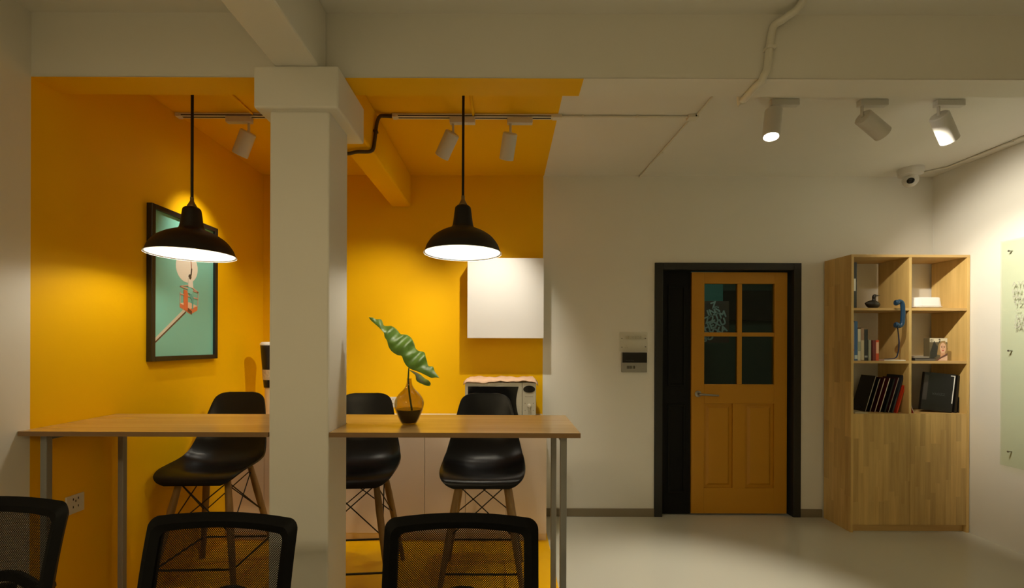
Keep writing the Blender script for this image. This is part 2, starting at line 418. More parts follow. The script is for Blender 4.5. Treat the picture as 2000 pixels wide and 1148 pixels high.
g = G(); g.box(dx+.001,bx,MY,MY+.029,WT+.012,mz); cp = obj('control_panel', g, MWC, mw, bevel=.005)
ec = P(1033.5,759.7,MY)
g = G(); g.prism([(ec.x+.044*math.cos(2*PI*k/28), ec.z+.0255*math.sin(2*PI*k/28)) for k in range(28)], MY-.004, MY+.002, lambda a,b,h: (a,h,b)); obj('display', g, MWB, cp)
kc = P(1033.5,792,MY)
g = G(); g.lathe([(.014,0),(.014,.012),(.011,.02),(.001,.022)], 20, axes(kc, (0,-1,0)))
g.box(kc.x-.004,kc.x+.004,MY-.008,MY,kc.z-.035,kc.z-.012)
obj('knob', g, paint('knob_cream', (.62,.58,.48,1), .35), cp, smooth=True)
g = G()
for dx_, dz_ in ((-.03,.018),(.03,.018),(-.03,-.035),(.03,-.035)): g.lathe([(.001,0),(.003,0),(.003,.002),(.001,.002)], 8, axes(kc+Vector((dx_,0,dz_)), (0,-1,0)))
for k in range(6): g.box(ec.x-.03+.01*k,ec.x-.024+.01*k,MY-.001,MY,ec.z-.058,ec.z-.054)
obj('panel_marks', g, paint('panel_print', (.12,.10,.07,1), .5), cp)['kind'] = 'stuff'
# folded cloth on the microwave
g = G(); nx, ny = 24, 8
hx0, hx1 = ax-.012, bx+.015
for j in range(ny+1):
    for i in range(nx+1):
        s_, r_ = i/nx, j/ny
        x = hx0+(hx1-hx0)*s_; y = MY-.012+.30*r_
        z = mz+.024+.004*math.sin(s_*17+r_*5)+.003*math.sin(s_*41)
        ed = min(s_, 1-s_)*(hx1-hx0)
        if ed < .03: z -= .022*(1-ed/.03)**1.2
        if j == 0: z -= .016+.006*math.sin(s_*6+.5)
        g.v.append((x,y,max(z, mz+.004) if .012 < x-ax+.012 < bx-ax+.012 and j>0 else z))
for j in range(ny):
    for i in range(nx):
        a = j*(nx+1)+i; g.f.append((a,a+1,a+nx+2,a+nx+1)); g.m.append(0)
o = obj('folded_cloth', g, paint('peach_cloth', (.76,.52,.36,1), .9, .1, 40, .4, 500), smooth='all')
md = o.modifiers.new('solid','SOLIDIFY'); md.thickness = .003; md.offset = -1
tag(o, 'peach cloth spread over the top of the microwave', 'cloth')

# tall tapered dispenser seen left of the column
CYL = 3.40; cx = P(527,700,CYL).x
k_ = thing('coffee_canister', 'tall tapered black canister with white lid peeking out left of the column', 'canister', (cx, CYL, WT))
zt = lambda v: P(520,v,CYL).z
Mx = Matrix.Translation((cx, CYL, 0))
BLKG = paint('canister_black', (.010,.007,.006,1), .3)
g = G(); g.lathe([(.042,WT),(.042,WT+.012),(.034,WT+.02),(.034,zt(756))], 28, Mx); obj('clear_base', g, paint('pale_acrylic', (.70,.48,.25,1), .2), k_, smooth=True)
g = G(); g.lathe([(.041,zt(756)),(.066,zt(674))], 32, Mx); bd = obj('cup', g, BLKG, k_, smooth=True)
g = G(); g.lathe([(.0480,zt(741)),(.0540,zt(721))], 32, Mx); obj('printed_band', g, paint('canister_band', (.50,.36,.2,1), .6, .5, 60), k_, smooth=True)
g = G(); g.lathe([(.068,zt(674)),(.068,zt(671)),(.055,zt(667.5)),(.001,zt(667.5))], 32, Mx); obj('lid', g, ENAMEL, k_, smooth=True)

# sockets
def socket(name, c, nrm, label):
    nrm = Vector(nrm); s_ = thing(name, label, 'socket', c)
    M = axes(c, nrm)
    g = G(); g.obox(M @ Matrix.Translation((0,0,.004)), .043, .043, .004); pl = obj('plate', g, SPOT_W, s_, bevel=.002)
    g = G()
    for dx_, dz_ in ((-.012,-.012),(.012,-.012),(0,.014),(-.012,.024),(.012,.024)):
        g.obox(M @ Matrix.Translation((dx_, dz_, .0085)), .0018, .005, .0006)
    obj('slots', g, BLACK_METAL, s_)['kind'] = 'stuff'
socket('wall_socket', P(765.5,785,YB), (0,-1,0), 'white wall socket on yellow back wall beside the vase')
socket('wall_socket', Vector((XL, 2.065, .675)), (1,0,0), 'white wall socket low on the yellow left wall beside the table leg')

# ------------------------------------------------------------------ picture on the left wall
Y0, Y1, Z0, Z1 = 2.475, 3.045, 1.325, 2.22
pic = thing('framed_picture', 'black framed teal print of a person reaching from a lift basket, on left wall', 'picture', (XL, (Y0+Y1)/2, Z0))
fw, fd = .028, .032
g = G()
for a,b,c_,e in ((Y0,Y0+fw,Z0,Z1),(Y1-fw,Y1,Z0,Z1),(Y0+fw,Y1-fw,Z0,Z0+fw),(Y0+fw,Y1-fw,Z1-fw,Z1)): g.box(XL,XL+fd,a,b,c_,e)
obj('frame', g, FRAME_BLK, pic, bevel=.002)
g = G(); g.box(XL,XL+.016,Y0+fw,Y1-fw,Z0+fw,Z1-fw)
art = obj('print', g, paint('teal_print', (.20,.56,.47,1), .5, .03, 3, coat=.6), pic)
def flat(name, pts, col, lay):
    # points given as fractions of the print (0..1 across, 0..1 up)
    g = G(); yy = lambda a: Y0+fw+(Y1-Y0-2*fw)*a; zz = lambda b: Z0+fw+(Z1-Z0-2*fw)*b
    x0 = XL+.016+.0004*lay
    g.prism([(yy(a),zz(b)) for a,b in pts], XL+.0155, x0, lambda a,b,h: (h,a,b))
    obj(name, g, paint('ink_'+name, col, .5, .02, coat=.6), art)
flat('white_disc', [(.52+.185*math.cos(2*PI*k/36), .66+.115*math.sin(2*PI*k/36)) for k in range(36)], (.85,.80,.70,1), 1)
flat('boom', [(0,.085),(0,.11),(.47,.345),(.50,.33)], (.66,.62,.52,1), 2)
flat('boom_shadow', [(0,.075),(0,.088),(.50,.332),(.50,.318)], (.10,.05,.03,1), 3)
flat('basket_side', [(.40,.355),(.40,.385),(.55,.37),(.70,.375),(.70,.345),(.58,.31)], (.72,.20,.09,1), 3)
flat('basket_floor', [(.40,.385),(.55,.40),(.70,.378),(.57,.35)], (.80,.58,.42,1), 4)
flat('basket_shade', [(.52,.335),(.52,.36),(.60,.335),(.60,.308)], (.12,.04,.03,1), 5)
flat('orange_box', [(.46,.34),(.46,.49),(.53,.485),(.53,.335)], (.75,.18,.07,1), 6)
flat('figure_leg', [(.60,.35),(.62,.35),(.63,.44),(.57,.47),(.55,.45),(.60,.42)], (.12,.42,.40,1), 6)
flat('figure_shorts', [(.52,.47),(.60,.46),(.62,.50),(.54,.515)], (.25,.65,.58,1), 7)
flat('figure_shirt', [(.535,.515),(.62,.51),(.61,.57),(.575,.60),(.535,.585)], (.85,.82,.75,1), 8)
flat('figure_head', [(.565+.022*math.cos(2*PI*k/12), .592+.02*math.sin(2*PI*k/12)) for k in range(12)], (.05,.04,.03,1), 9)
flat('figure_arm', [(.575,.60),(.59,.605),(.60,.655),(.59,.66)], (.05,.04,.03,1), 9)
flat('kite_string', [(.590,.655),(.596,.655),(.572,.775),(.567,.775)], (.55,.25,.16,1), 9)
for k,(a,b,c_,e) in enumerate(((.40,.46,.40,.385),(.40,.505,.55,.525),(.55,.525,.71,.48),(.71,.48,.70,.375),(.40,.45,.71,.43),(.40,.505,.71,.48))):
    flat('rail', [(a,b),(a+.008,b+.008),(c_+.008,e+.008),(c_,e)], (.70,.40,.32,1), 5)

# ------------------------------------------------------------------ pendant lamps
def shade_prof(off):
    p = [(.19,0),(.188,.006),(.183,.020),(.177,.036),(.161,.060),(.145,.078),(.126,.092),(.104,.105),(.079,.116),(.058,.126),(.0495,.150),(.0405,.218),(.036,.229),(.030,.235)]
    return [(max(r-off, .004), z-(off if i > 9 else off*.5 if i > 3 else 0)) for i, (r, z) in enumerate(p)]
def make_pendant(loc, label):
    r = thing('pendant_lamp', label, 'lamp', loc, 'pendant lamps over the bar table')
    top = ZC - loc[2]
    g = G(); g.lathe([(.194,-.003),(.192,.003)] + spline(shade_prof(0), 3)[1:] + [(.004,.236)], 48, None, caps=False); obj('shade', g, BLACK_METAL, r, smooth=True, local=True)
    g = G(); g.lathe([(.194,-.004),(.194,-.0015),(.187,.001)] + spline(shade_prof(.0035), 3)[1:], 48, caps=False); obj('reflector', g, ENAMEL, r, smooth=True, local=True)
    g = G(); g.lathe([(.021,.2365),(.021,.243),(.016,.252),(.010,.264),(.0085,.268),(.0085,.285),(.001,.285)], 24); obj('cap', g, BRASS, r, smooth=True, local=True)
    g = G(); g.tube([(0,0,.284),(0,0,top-.02)], .0068, 10); obj('cord', g, BLACK_METAL, r, smooth=True, local=True)
    g = G(); g.lathe([(.001,top-.03),(.045,top-.028),(.05,top-.001),(.001,top-.001)], 24); obj('ceiling_rose', g, BLACK_METAL, r, smooth=True, local=True)
    g = G(); g.lathe([(.001,.045),(.02,.048),(.03,.062),(.032,.078),(.026,.095),(.016,.112),(.014,.15),(.001,.15)], 24); obj('bulb', g, emit('bulb_glow', PEND_COL + (1,), PEND_GLOW), r, smooth=True, local=True)
    return r
pl = make_pendant((-.214, 2.2, EYE+.4546), 'black dome pendant lamp hanging in front of the white wall cabinet')
dup(pl, (-1.568, 2.2, EYE+.442), 0, 'black dome pendant lamp hanging in front of the framed picture')

# ------------------------------------------------------------------ tracks and spotlights
def track(x0, x1, y, label):
    t = thing('lighting_track', label, 'lighting track', ((x0+x1)/2, y, ZC-.02))
    g = G(); g.box(x0,x1,y-.018,y+.018,ZC-.02,ZC-.0005); obj('rail', g, PVC, t, bevel=.002)
    g = G(); g.box(x0+.03,x1-.06,y-.0185,y-.0175,ZC-.018,ZC-.012); g.box(x0+.03,x1-.06,y-.006,y+.006,ZC-.0206,ZC-.0195); obj('slot', g, BLACK_METAL, t)
    for e0, e1 in ((x0-.006,x0+.02),(x1-.05,x1+.006)):
        g = G(); g.box(e0,e1,y-.020,y+.020,ZC-.023,ZC-.0003); obj('end_cap', g, PVC, t, bevel=.002)
TY = 2.70
track(XL+.008, -.955, TY, 'white lighting track on yellow ceiling between left wall and beam')
track(-.69, .335, TY, 'white lighting track on yellow ceiling ending at the white paint edge')
LENS_ON = emit('spot_lens_lit', (1,.95,.82,1), 14)
def spotlight(base, d, label, group, power, cone=74, adapter=.155, blend=.95, zd=.05, flip=1):
    """base: point under the ceiling where the stem leaves the adapter; d: axis of the housing (length = its length)"""
    base = Vector(base); d = Vector(d); L = d.length; dn = d.normalized()
    t = thing('track_spotlight', label, 'spotlight', base, group)
    g = G(); g.box(base.x-.02 if flip > 0 else base.x-adapter+.02, base.x+adapter-.02 if flip > 0 else base.x+.02, base.y-.017, base.y+.017, base.z, ZC-.0205 if group != 'spotlights on the white ceiling' else ZC-.001)
    obj('adapter', g, SPOT_W, t, bevel=.003)
    top = base + Vector((0,0,-zd))
    g = G(); g.tube([base+Vector((0,0,.002)), top], .0075, 10); g.tube([top+Vector((0,0,.004)), top + dn*.02], .009, 10); obj('stem', g, SPOT_W, t, smooth=True)
    M = axes(top + dn*.004, d)
    r = .045
    g = G(); g.lathe([(.001,0),(r-.006,0),(r,.006),(r,L-.002),(r-.002,L),(r-.006,L),(r-.007,L-.022),(.001,L-.022)], 32, M); obj('housing', g, SPOT_W, t, smooth=True)
    g = G(); g.lathe([(.001,L-.021),(r-.008,L-.021),(r-.008,L-.018),(.001,L-.016)], 28, M); obj('lens', g, LENS_ON, t, smooth=True)
    l = bpy.data.lights.new('spot_beam', 'SPOT'); l.energy = power; l.color = SPOT_COL; l.spot_size = math.radians(cone); l.spot_blend = blend; l.shadow_soft_size = .018
    lo = bpy.data.objects.new('spot_beam', l); COL.objects.link(lo); lo.parent = t
    lo.location = (top + dn*(L+.008)) - base; lo.rotation_euler = dn.to_track_quat('-Z', 'Y').to_euler()
    return t
AB = ZC - .055
GL, GR = 'spotlights on the yellow ceiling tracks', 'spotlights on the white ceiling'
q = P(486,247,TY); spotlight((q.x, TY, AB), (-.072,.03,-.13), 'white track spotlight aimed at the framed picture, left of the column', GL, SPOT_POWER*.42, 66, flip=-1)
q = P(885,247,TY); spotlight((q.x, TY, AB), (-.078,.07,-.12), 'white track spotlight tilted left, just left of the right pendant cord', GL, SPOT_POWER)
q = P(997,247,TY); spotlight((q.x, TY, AB), (-.024,.08,-.13), 'white track spotlight right of the right pendant cord, aimed at the wall cabinet', GL, SPOT_POWER)
RY = 2.525
q = P(1507,205,RY); spotlight((q.x+.012, RY, ZC-.035), (-.032,-.03,-.168), 'white ceiling spotlight glowing straight down above the door', GR, 170, 62, .16, .7, zd=.02)
q = P(1687,205,RY); spotlight((q.x-.01, RY, ZC-.035), (.148,.035,-.083), 'dark-sided ceiling spotlight tilted far to the right, middle of three', GR, 100, 75, .16, .75, zd=.055)
q = P(1833,205,RY); spotlight((q.x, RY, ZC-.035), (.120,.055,-.118), 'brightly lit ceiling spotlight pointed at the right wall beside bookcase', GR, 66, 62, .16, .8, zd=.045)

# ------------------------------------------------------------------ conduits
def conduit(name, paths, r, mat, label, clips=(), cat='conduit'):
    c = tag(obj(name, (lambda g: [g.tube(p, r, 10) for p in paths] and g)(G()), mat, smooth=True), label, cat)
    for p, ax_ in clips:
        p = Vector(p); g = G(); g.obox(axes(p, ax_), r*1.25, r*1.25, .006); obj('clip', g, mat, c, bevel=.002)
    return c
q = P(1520,20,BF)
bx_ = q.x
def bp(u, v, off=.013): return P(u, v, BF-off-.003)
pth = [Vector((P(1560,-20,1.6).x+.02, 1.5, ZC-.017)), Vector((bp(1538,4).x+.01, BF-.10, ZC-.018)), Vector((bp(1528,22).x, BF-.035, ZC-.04))]
pth += [bp(1512,50), bp(1506,72), bp(1503,95), bp(1498,135)]
e_ = bp(1493,156); pth += [Vector((e_.x, BF-.014, ZS+.01)), Vector((e_.x-.006, BF-.002, ZS-.012)), Vector((e_.x-.012, BF+.03, ZS-.014)), Vector((P(1452,190,BB).x, BB+.004, ZS-.014)), Vector((P(1452,190,BB).x-.004, BB+.018, ZS+.0)), Vector((P(1452,190,BB).x-.004, BB+.018, ZC-.001))]
conduit('pipe_conduit', [spline([tuple(p) for p in pth], 5)], .0155, PVC, 'white pipe bending down over the face of the cross beam', [(bp(1503,95), (-.05,0,1))], 'pipe')
ZK = ZC - .008
def ceil_pt(u, v): 
    du, dv = u-CX, v-CY; du, dv = du+dv*ROLL, dv-du*ROLL
    Z = (ZK-EYE)*F/(-dv); return Vector((du/F*Z, Z, ZK))
a, b = ceil_pt(1093,226), ceil_pt(1350,231); a.y = TY; b.y = TY
conduit('ceiling_conduit', [[(.345,TY,ZK),(b.x-.03,TY,ZK)]], .006, PVC, 'thin white conduit running sideways across the white ceiling', [((.8,TY,ZK),(1,0,0)),((.47,TY,ZK),(1,0,0))])
c = ceil_pt(1300,275); xk = b.x
conduit('ceiling_conduit', [[(xk+.02,BB+.004,ZK),(xk+.02,TY-.025,ZK)],[(xk,TY+.025,ZK),(xk-.03,YB-.003,ZK)]], .0065, PVC, 'thin white conduit running to the back wall through a junction box', [((xk+.02,2.3,ZK),(0,1,0)),((xk-.01,3.2,ZK),(0,1,0))])
jb = thing('junction_box', 'small white junction box where two ceiling conduits cross', 'junction box', (xk, TY, ZC-.02))
g = G(); g.box(xk-.03,xk+.03,TY-.025,TY+.025,ZC-.022,ZC-.0005); obj('body', g, PVC, jb, bevel=.003)
g = G(); g.lathe([(.001,0),(.006,0),(.006,.003),(.001,.003)], 10, axes(Vector((xk+.015,TY-.0255,ZC-.012)),(0,-1,0))); obj('plug', g, BLACK_METAL, jb)
conduit('ceiling_conduit', [[(-1.545,BB+.004,ZK),(-1.545,TY-.02,ZK)]], .0065, YELLOW, 'thin yellow painted conduit feeding the left lighting track', [((-1.545,2.35,ZK),(0,1,0))])
conduit('ceiling_conduit', [[(-.20,BB+.004,ZK),(-.20,TY-.02,ZK)]], .0085, YELLOW, 'thin yellow painted conduit beside the right pendant cord', [((-.20,2.4,ZK),(0,1,0))])
conduit('corner_conduit', [[(XR-.10,YF+.5,ZK),(XR-.10,1.85,ZK)],[(XR-.10,2.01,ZK),(XR-.10,3.45,ZK),(XR-.2,3.56,ZK)]], .008, PVC, 'thin conduit along the ceiling beside right wall to the dome camera', [((XR-.10,3.0,ZK),(0,1,0))])
fp = [(-.70,TY,ZC-.012),(-.745,TY-.01,ZC-.014),(-.768,TY-.03,ZC-.03),(-.776,TY-.06,ZC-.09),(-.777,TY-.09,ZC-.19),(-.780,TY-.11,ZS+.02),(-.80,TY-.12,ZS-.004),(-.87,TY-.12,ZS-.006),(-.945,TY-.09,ZS-.002),(-.963,TY-.06,ZS+.06),(-.966,TY-.01,ZC-.02)]
conduit('flexible_cable', [spline(fp, 5)], .0105, DARKCABLE, 'dark flexible cable looped under the yellow beam between both tracks', [((-.777,TY-.075,ZC-.14),(0,.2,1))], 'cable')

# dome camera
dc = P(1778,345,3.5)
k_ = thing('dome_camera', 'small white dome security camera on the ceiling in the right back corner', 'camera', (dc.x, 3.5, ZC))
g = G(); g.lathe([(.001,ZC-.062),(.052,ZC-.062),(.078,ZC-.05),(.084,ZC-.0005),(.001,ZC-.0005)], 28, Matrix.Translation((dc.x,3.5,0))); obj('mount', g, SPOT_W, k_, smooth=True)
bc = Vector((dc.x,3.5,ZC-.088)); Md = Matrix.Translation(bc)
g = G(); g.lathe([(.052*math.cos(a_*PI/24), .052*math.sin(a_*PI/24)*1.1) for a_ in range(-12,7)], 28, Md); obj('ball', g, SPOT_W, k_, smooth=True)
ld = Vector((-.60,-.72,-.42)).normalized()
g = G(); g.lathe([(.001,.054),(.018,.053),(.024,.048),(.024,.04)], 20, axes(bc, ld)); obj('lens', g, MWB, k_, smooth=True)

# ------------------------------------------------------------------ entry panel beside the door
EZ = YB
q0, q1 = P(1215,727,EZ-.03), P(1264,688,EZ-.03); mid = P(1240,708,EZ-.03)
k_ = thing('entry_panel', 'black and silver access control panel on white wall left of door', 'access panel', ((q0.x+q1.x)/2, EZ, q0.z))
g = G(); g.box(q0.x,q1.x,EZ-.03,EZ,q0.z,q1.z); obj('housing', g, paint('silver_plastic', (.30,.29,.26,1), .35, .06, 30, metal=.3), k_, bevel=.004)
g = G(); g.box(q0.x+.002,q1.x-.002,EZ-.0325,EZ-.0295,mid.z,q1.z-.002); sc_ = obj('screen', g, MWB, k_)
g = G()
for k in range(5): g.box(q0.x+.03+.014*k,q0.x+.038+.014*k,EZ-.0332,EZ-.0325,mid.z+.018,mid.z+.021)
obj('screen_marks', g, paint('grey_print', (.10,.10,.10,1), .5), sc_)['kind'] = 'stuff'
g = G(); 
for k in range(6): g.box(q0.x+.04+.012*k,q0.x+.046+.012*k,EZ-.0315,EZ-.0298,q0.z+.03,q0.z+.055)
obj('speaker_slots', g, BLACK_METAL, k_)['kind'] = 'stuff'
a0, a1 = P(1209,686,EZ), P(1264,648,EZ)
k_ = thing('clear_plate', 'clear acrylic plate screwed to the white wall above the access panel', 'plate', ((a0.x+a1.x)/2, EZ, a0.z))
g = G(); g.box(a0.x,a1.x,EZ-.012,EZ-.008,a0.z,a1.z); obj('sheet', g, clear_glass('acrylic', (.965,.965,.95,1), .03), k_)
for u, v in ((1214,661),(1260,661),(1214,678),(1260,677)):
    p_ = P(u,v,EZ); g = G(); g.lathe([(.003,0),(.003,.012),(.0045,.013),(.001,.016)], 10, axes(p_, (0,-1,0))); obj('screw', g, NICKEL, k_)
g = G()
for u, v in ((1221,679),(1223,675.5),(1225,679)):
    g.lathe([(.001,0),(.004,0),(.004,.002),(.001,.002)], 8, axes(P(u,v,EZ-.012), (0,-1,0)))
for k in range(7): g.box(a0.x+.05+.02*k,a0.x+.062+.02*k,EZ-.0125,EZ-.0119,a1.z-.06,a1.z-.035)
obj('plate_marks', g, paint('faint_print', (.48,.45,.36,1), .6), k_)['kind'] = 'stuff'

# ------------------------------------------------------------------ glass board on the right wall
GB0, GB1 = 1.75, 3.147; gz0, gz1 = .585, 2.175
k_ = thing('glass_board', 'frosted glass text board bolted to the white right wall', 'board', (XR, 2.5, gz0))
g = G(); g.box(XR-.024,XR-.016,GB0,GB1,gz0,gz1); obj('pane', g, clear_glass('board_glass', (.95,.985,.93,1), .05), k_, bevel=.001)
for y in (3.093, 1.81):
    for v in (490, 685, 882):
        z = EYE-(v-CY-1013*ROLL)/F*3.09
        g = G(); g.lathe([(.004,0),(.004,.023),(.0065,.024),(.0065,.027),(.001,.028)], 14, axes(Vector((XR-.001,y,z)), (-1,0,0))); obj('bolt', g, NICKEL, k_, smooth=True)
g = G(); RW = Matrix(((0,0,-1,0),(-1,0,0,0),(0,1,0,0),(0,0,0,1)))
for v, t, u0 in ((559,'ATOZA',1983),(573,'EN THE',1983),(585,'PROE',1984),(596,'TZYA',1986),(608.5,'--',1990),(623,'S D',1990),(632,'UN',1988),(641,'SAP',1987)):
    Zt = XR*F/(u0-CX); z = EYE-(v-CY-1000*ROLL)/F*Zt
    text_geo(t, .042, Matrix.Translation((XR-.0245, Zt, z)) @ RW, g, .0004)
obj('lettering', g, paint('board_grey_ink', (.50,.50,.42,1), .7), k_)['kind'] = 'stuff'

# ------------------------------------------------------------------ bookcase with a grid of compartments
BY = 3.37; BX0, BX1 = P(1661,1037,BY).x, XR-.006; BT = P(1777,497,BY).z
YBK = YB - .016; th = .02
xd = P(1778.5,650,BY).x; xd0, xd1 = xd-.010, xd+.010
zs1, zs2, zs3 = P(1777,603.5,BY).z, P(1777,707,BY).z, P(1777,808,BY).z
bk = thing('bookcase', 'tall wooden bookcase with six open compartments beside the right wall', 'bookcase', ((BX0+BX1)/2, 3.52, 0))
def staves(par, u0, u1, z0, z1, wid, put):
    n = max(1, round((u1-u0)/wid)); wd = (u1-u0)/n
    for i in range(n):
        z = z0
        first = True
        while z < z1-.001:
            L = random.uniform(.16,.5) if first else random.uniform(.28,.55); first = False
            ze = z+L
            if z1-ze < .12: ze = z1
            g = G(); put(g, u0+i*wd, u0+(i+1)*wd, z, ze, random.uniform(0,.0006))
            obj('stave', g, STAVEWOOD, par); z = ze
g = G(); g.box(BX0+.004,BX0+th,BY,YBK,0,BT-th); sp = obj('side_panel', g, SHELFWOOD, bk)
staves(sp, BY, YBK, 0, BT, .058, lambda g,a,b,c_,e,k: g.box(BX0-k,BX0+.0045,a+.0002,b-.0002,c_+.0002,e-.0002))
g = G(); g.box(BX1-th,BX1,BY,YBK,0,BT-th); obj('side_panel', g, SHELFWOOD, bk, bevel=.001)
g = G(); g.box(BX0,BX1,BY,YBK,BT-th,BT); obj('top', g, wood('shelf_wood_x', (.48,.29,.095,1), (.62,.41,.155,1), 'X', .5, 22), bk, bevel=.001)
SWX = bpy.data.materials['shelf_wood_x']
g = G(); g.box(xd0,xd1,BY+.002,YBK,zs3,BT-th); obj('divider', g, SHELFWOOD, bk, bevel=.001)
for z in (zs1, zs2):
    for a, b in ((BX0+th,xd0),(xd1,BX1-th)):
        g = G(); g.box(a,b,BY+.001,YBK,z-.011,z+.009); obj('shelf', g, SWX, bk, bevel=.001)
g = G(); g.box(BX0+th,BX1-th,BY+.022,YBK,zs3-.02,zs3); obj('shelf', g, SWX, bk)
g = G(); g.box(BX0+th,BX1-th,BY+.03,BY+.05,0,.055); obj('kickboard', g, SWX, bk)
for a, b in ((BX0+th+.001,xd-.0008),(xd+.0008,BX1-th-.001)):
    g = G(); g.box(a+.0005,b-.0005,BY+.006,BY+.02,.058,zs3-.0005); dr = obj('door', g, SHELFWOOD, bk)
    staves(dr, a, b, .057, zs3, .040, lambda g,u0,u1,c_,e,k: g.box(u0+.0002,u1-.0002,BY+.002-k,BY+.0065,c_+.0002,e-.0002))

# things on the shelves
def cov(name, col, rough=.5): return paint(name, col, rough, .08, 30)
PAGES = cov('page_block', (.55,.50,.40,1), .8)
sz1, sz2, sz3 = zs1+.009, zs2+.009, zs3
def upright_book(u0, u1, vtop, z, Zf, depth, col, label, group, band=None, cat='book'):
    a, b = P(u0,680,Zf).x, P(u1,680,Zf).x; zt_ = P((u0+u1)/2, vtop, Zf).z
    k_ = thing('book', label, cat, ((a+b)/2, Zf, z), group)
    m = cov('cover_'+label[:12].replace(' ','_'), col)
    t_ = min(.003, (b-a)*.15)
    g = G(); g.box(a,b,Zf,Zf+t_,z,zt_); g.box(a,a+t_,Zf+t_,Zf+depth,z,zt_); g.box(b-t_,b,Zf+t_,Zf+depth,z,zt_); obj('cover', g, m, k_, bevel=.0008)
    g = G(); g.box(a+t_,b-t_,Zf+t_,Zf+depth-.004,z+.003,zt_-.003); obj('pages', g, PAGES, k_)
    if band:
        for (f0, f1, c2) in band:
            g = G(); g.box(a+.0015,b-.0015,Zf-.0006,Zf,z+(zt_-z)*f0,z+(zt_-z)*f1); obj('spine_label', g, cov('spine_label', c2), k_)
    return k_
GB = 'books in the middle left compartment'
upright_book(1665.3,1668.6,629,sz2,3.40,.2,(.40,.36,.46,1),'lilac grey book at the left end, against the bookcase side',GB,[(.25,.3,(.5,.1,.1,1))])
upright_book(1669,1675,627,sz2,3.40,.2,(.03,.12,.33,1),'tall blue book in the middle left compartment',GB,[(.04,.14,(.7,.8,.85,1))])
upright_book(1675.4,1681,642,sz2,3.40,.19,(.66,.64,.55,1),'white book standing right of the tall blue book',GB,[(.3,.6,(.35,.38,.3,1))])
upright_book(1681.3,1688,640,sz2,3.40,.2,(.33,.20,.13,1),'brown topped book between the white and black books',GB,[(.02,.62,(.60,.52,.36,1))])
upright_book(1688.5,1695,643,sz2,3.40,.2,(.010,.009,.008,1),'black book standing right of the brown book',GB,[(.1,.16,(.4,.4,.4,1))])
upright_book(1696.5,1701.5,664,sz2,3.40,.16,(.34,.36,.28,1),'short grey green book right of the black book',GB)
upright_book(1704,1710.5,664,sz2,3.40,.15,(.16,.008,.006,1),'dark red book left of the orange red one',GB)
upright_book(1710.8,1716.6,664,sz2,3.40,.15,(.75,.09,.012,1),'orange red book at the right end of the row',GB,[(.35,.9,(.85,.5,.35,1))])
# binder, top left
a, b = P(1665.5,600,3.42).x, P(1673.5,600,3.42).x; zt_ = P(1669,512,3.42).z
k_ = thing('binder', 'black binder with white spine label in the top left compartment', 'binder', ((a+b)/2, 3.42, sz1))
g = G(); g.box(a,b,3.42,3.62,sz1,zt_); obj('cover', g, cov('binder_black', (.012,.012,.012,1)), k_, bevel=.002)
g = G(); g.box(a+.001,b-.010,3.4185,3.4199,P(1669,568,3.42).z,P(1669,544,3.42).z); obj('spine_label', g, ENAMEL, k_)
# duck figurine
k0 = P(1703,598,3.46); k0.z = sz1
k_ = thing('duck_figurine', 'small dark metal bird figurine in the top left compartment', 'figurine', k0)
g = G(); pts = spline([(-.052,.040,.006),(-.04,.040,.016),(-.01,.035,.033),(.025,.032,.032),(.05,.036,.018),(.056,.04,.006)],5)
g.tube([(p[0],0,p[1]) for p in pts], [p[2] for p in pts], 14)
pts = spline([(.012,.05,.018),(.016,.075,.012),(.016,.09,.013),(.022,.102,.013),(.03,.105,.008)],4)
g.tube([(p[0],0,p[1]) for p in pts], [p[2] for p in pts], 12)
g.v = [tuple(Vector(p)+k0) for p in g.v]
DUCK = paint('dark_bronze', (.028,.022,.016,1), .4, .3, 30, metal=.3)
obj('body', g, DUCK, k_, smooth=True)
g = G(); g.tube([k0+Vector((.034,0,.104)), k0+Vector((.060,0,.102))], [.006,.002], 8); obj('beak', g, DUCK, k_, smooth=True)
g = G(); g.lathe([(.001,0),(.03,0),(.028,.006),(.001,.008)], 18, Matrix.Translation(k0)); obj('base', g, DUCK, k_, smooth=True)
# white dish / box
a, b = P(1786,600,3.43).x, P(1846,600,3.43).x; cx = (a+b)/2; rx = (b-a)/2
zt_ = P(1815,580,3.42).z
k_ = thing('white_food_box', 'white oval plastic box in the top right compartment', 'box', (cx, 3.50, sz1))
def rrect(cx, cy, hx, hy, r, n=6):
    out = []
    for (sx, sy, a0) in ((1,1,0),(-1,1,90),(-1,-1,180),(1,-1,270)):
        for i in range(n+1):
            an = math.radians(a0+90*i/n); out.append((cx+sx*(hx-r)+r*math.cos(an), cy+sy*(hy-r)+r*math.sin(an)))
    return out
g = G(); g.prism(rrect(cx,3.50,rx*.92,.075,.05), sz1, sz1+.012); obj('base', g, CABWHITE, k_, smooth=True, bevel=.002)
g = G(); g.prism(rrect(cx,3.50,rx,.083,.055), sz1+.012, sz1+.018); obj('rim', g, CABWHITE, k_, smooth=True, bevel=.002)
g = G(); lo = rrect(cx,3.50,rx*.95,.078,.052); hi = rrect(cx,3.50,rx*.90,.070,.05); n = len(lo)
g.add([(x,y,sz1+.018) for x,y in lo]+[(x,y,zt_) for x,y in hi], [tuple(reversed(range(n))),tuple(range(n,2*n))]+[(i,(i+1)%n,(i+1)%n+n,i+n) for i in range(n)])
obj('lid', g, CABWHITE, k_, smooth=True, bevel=.006)
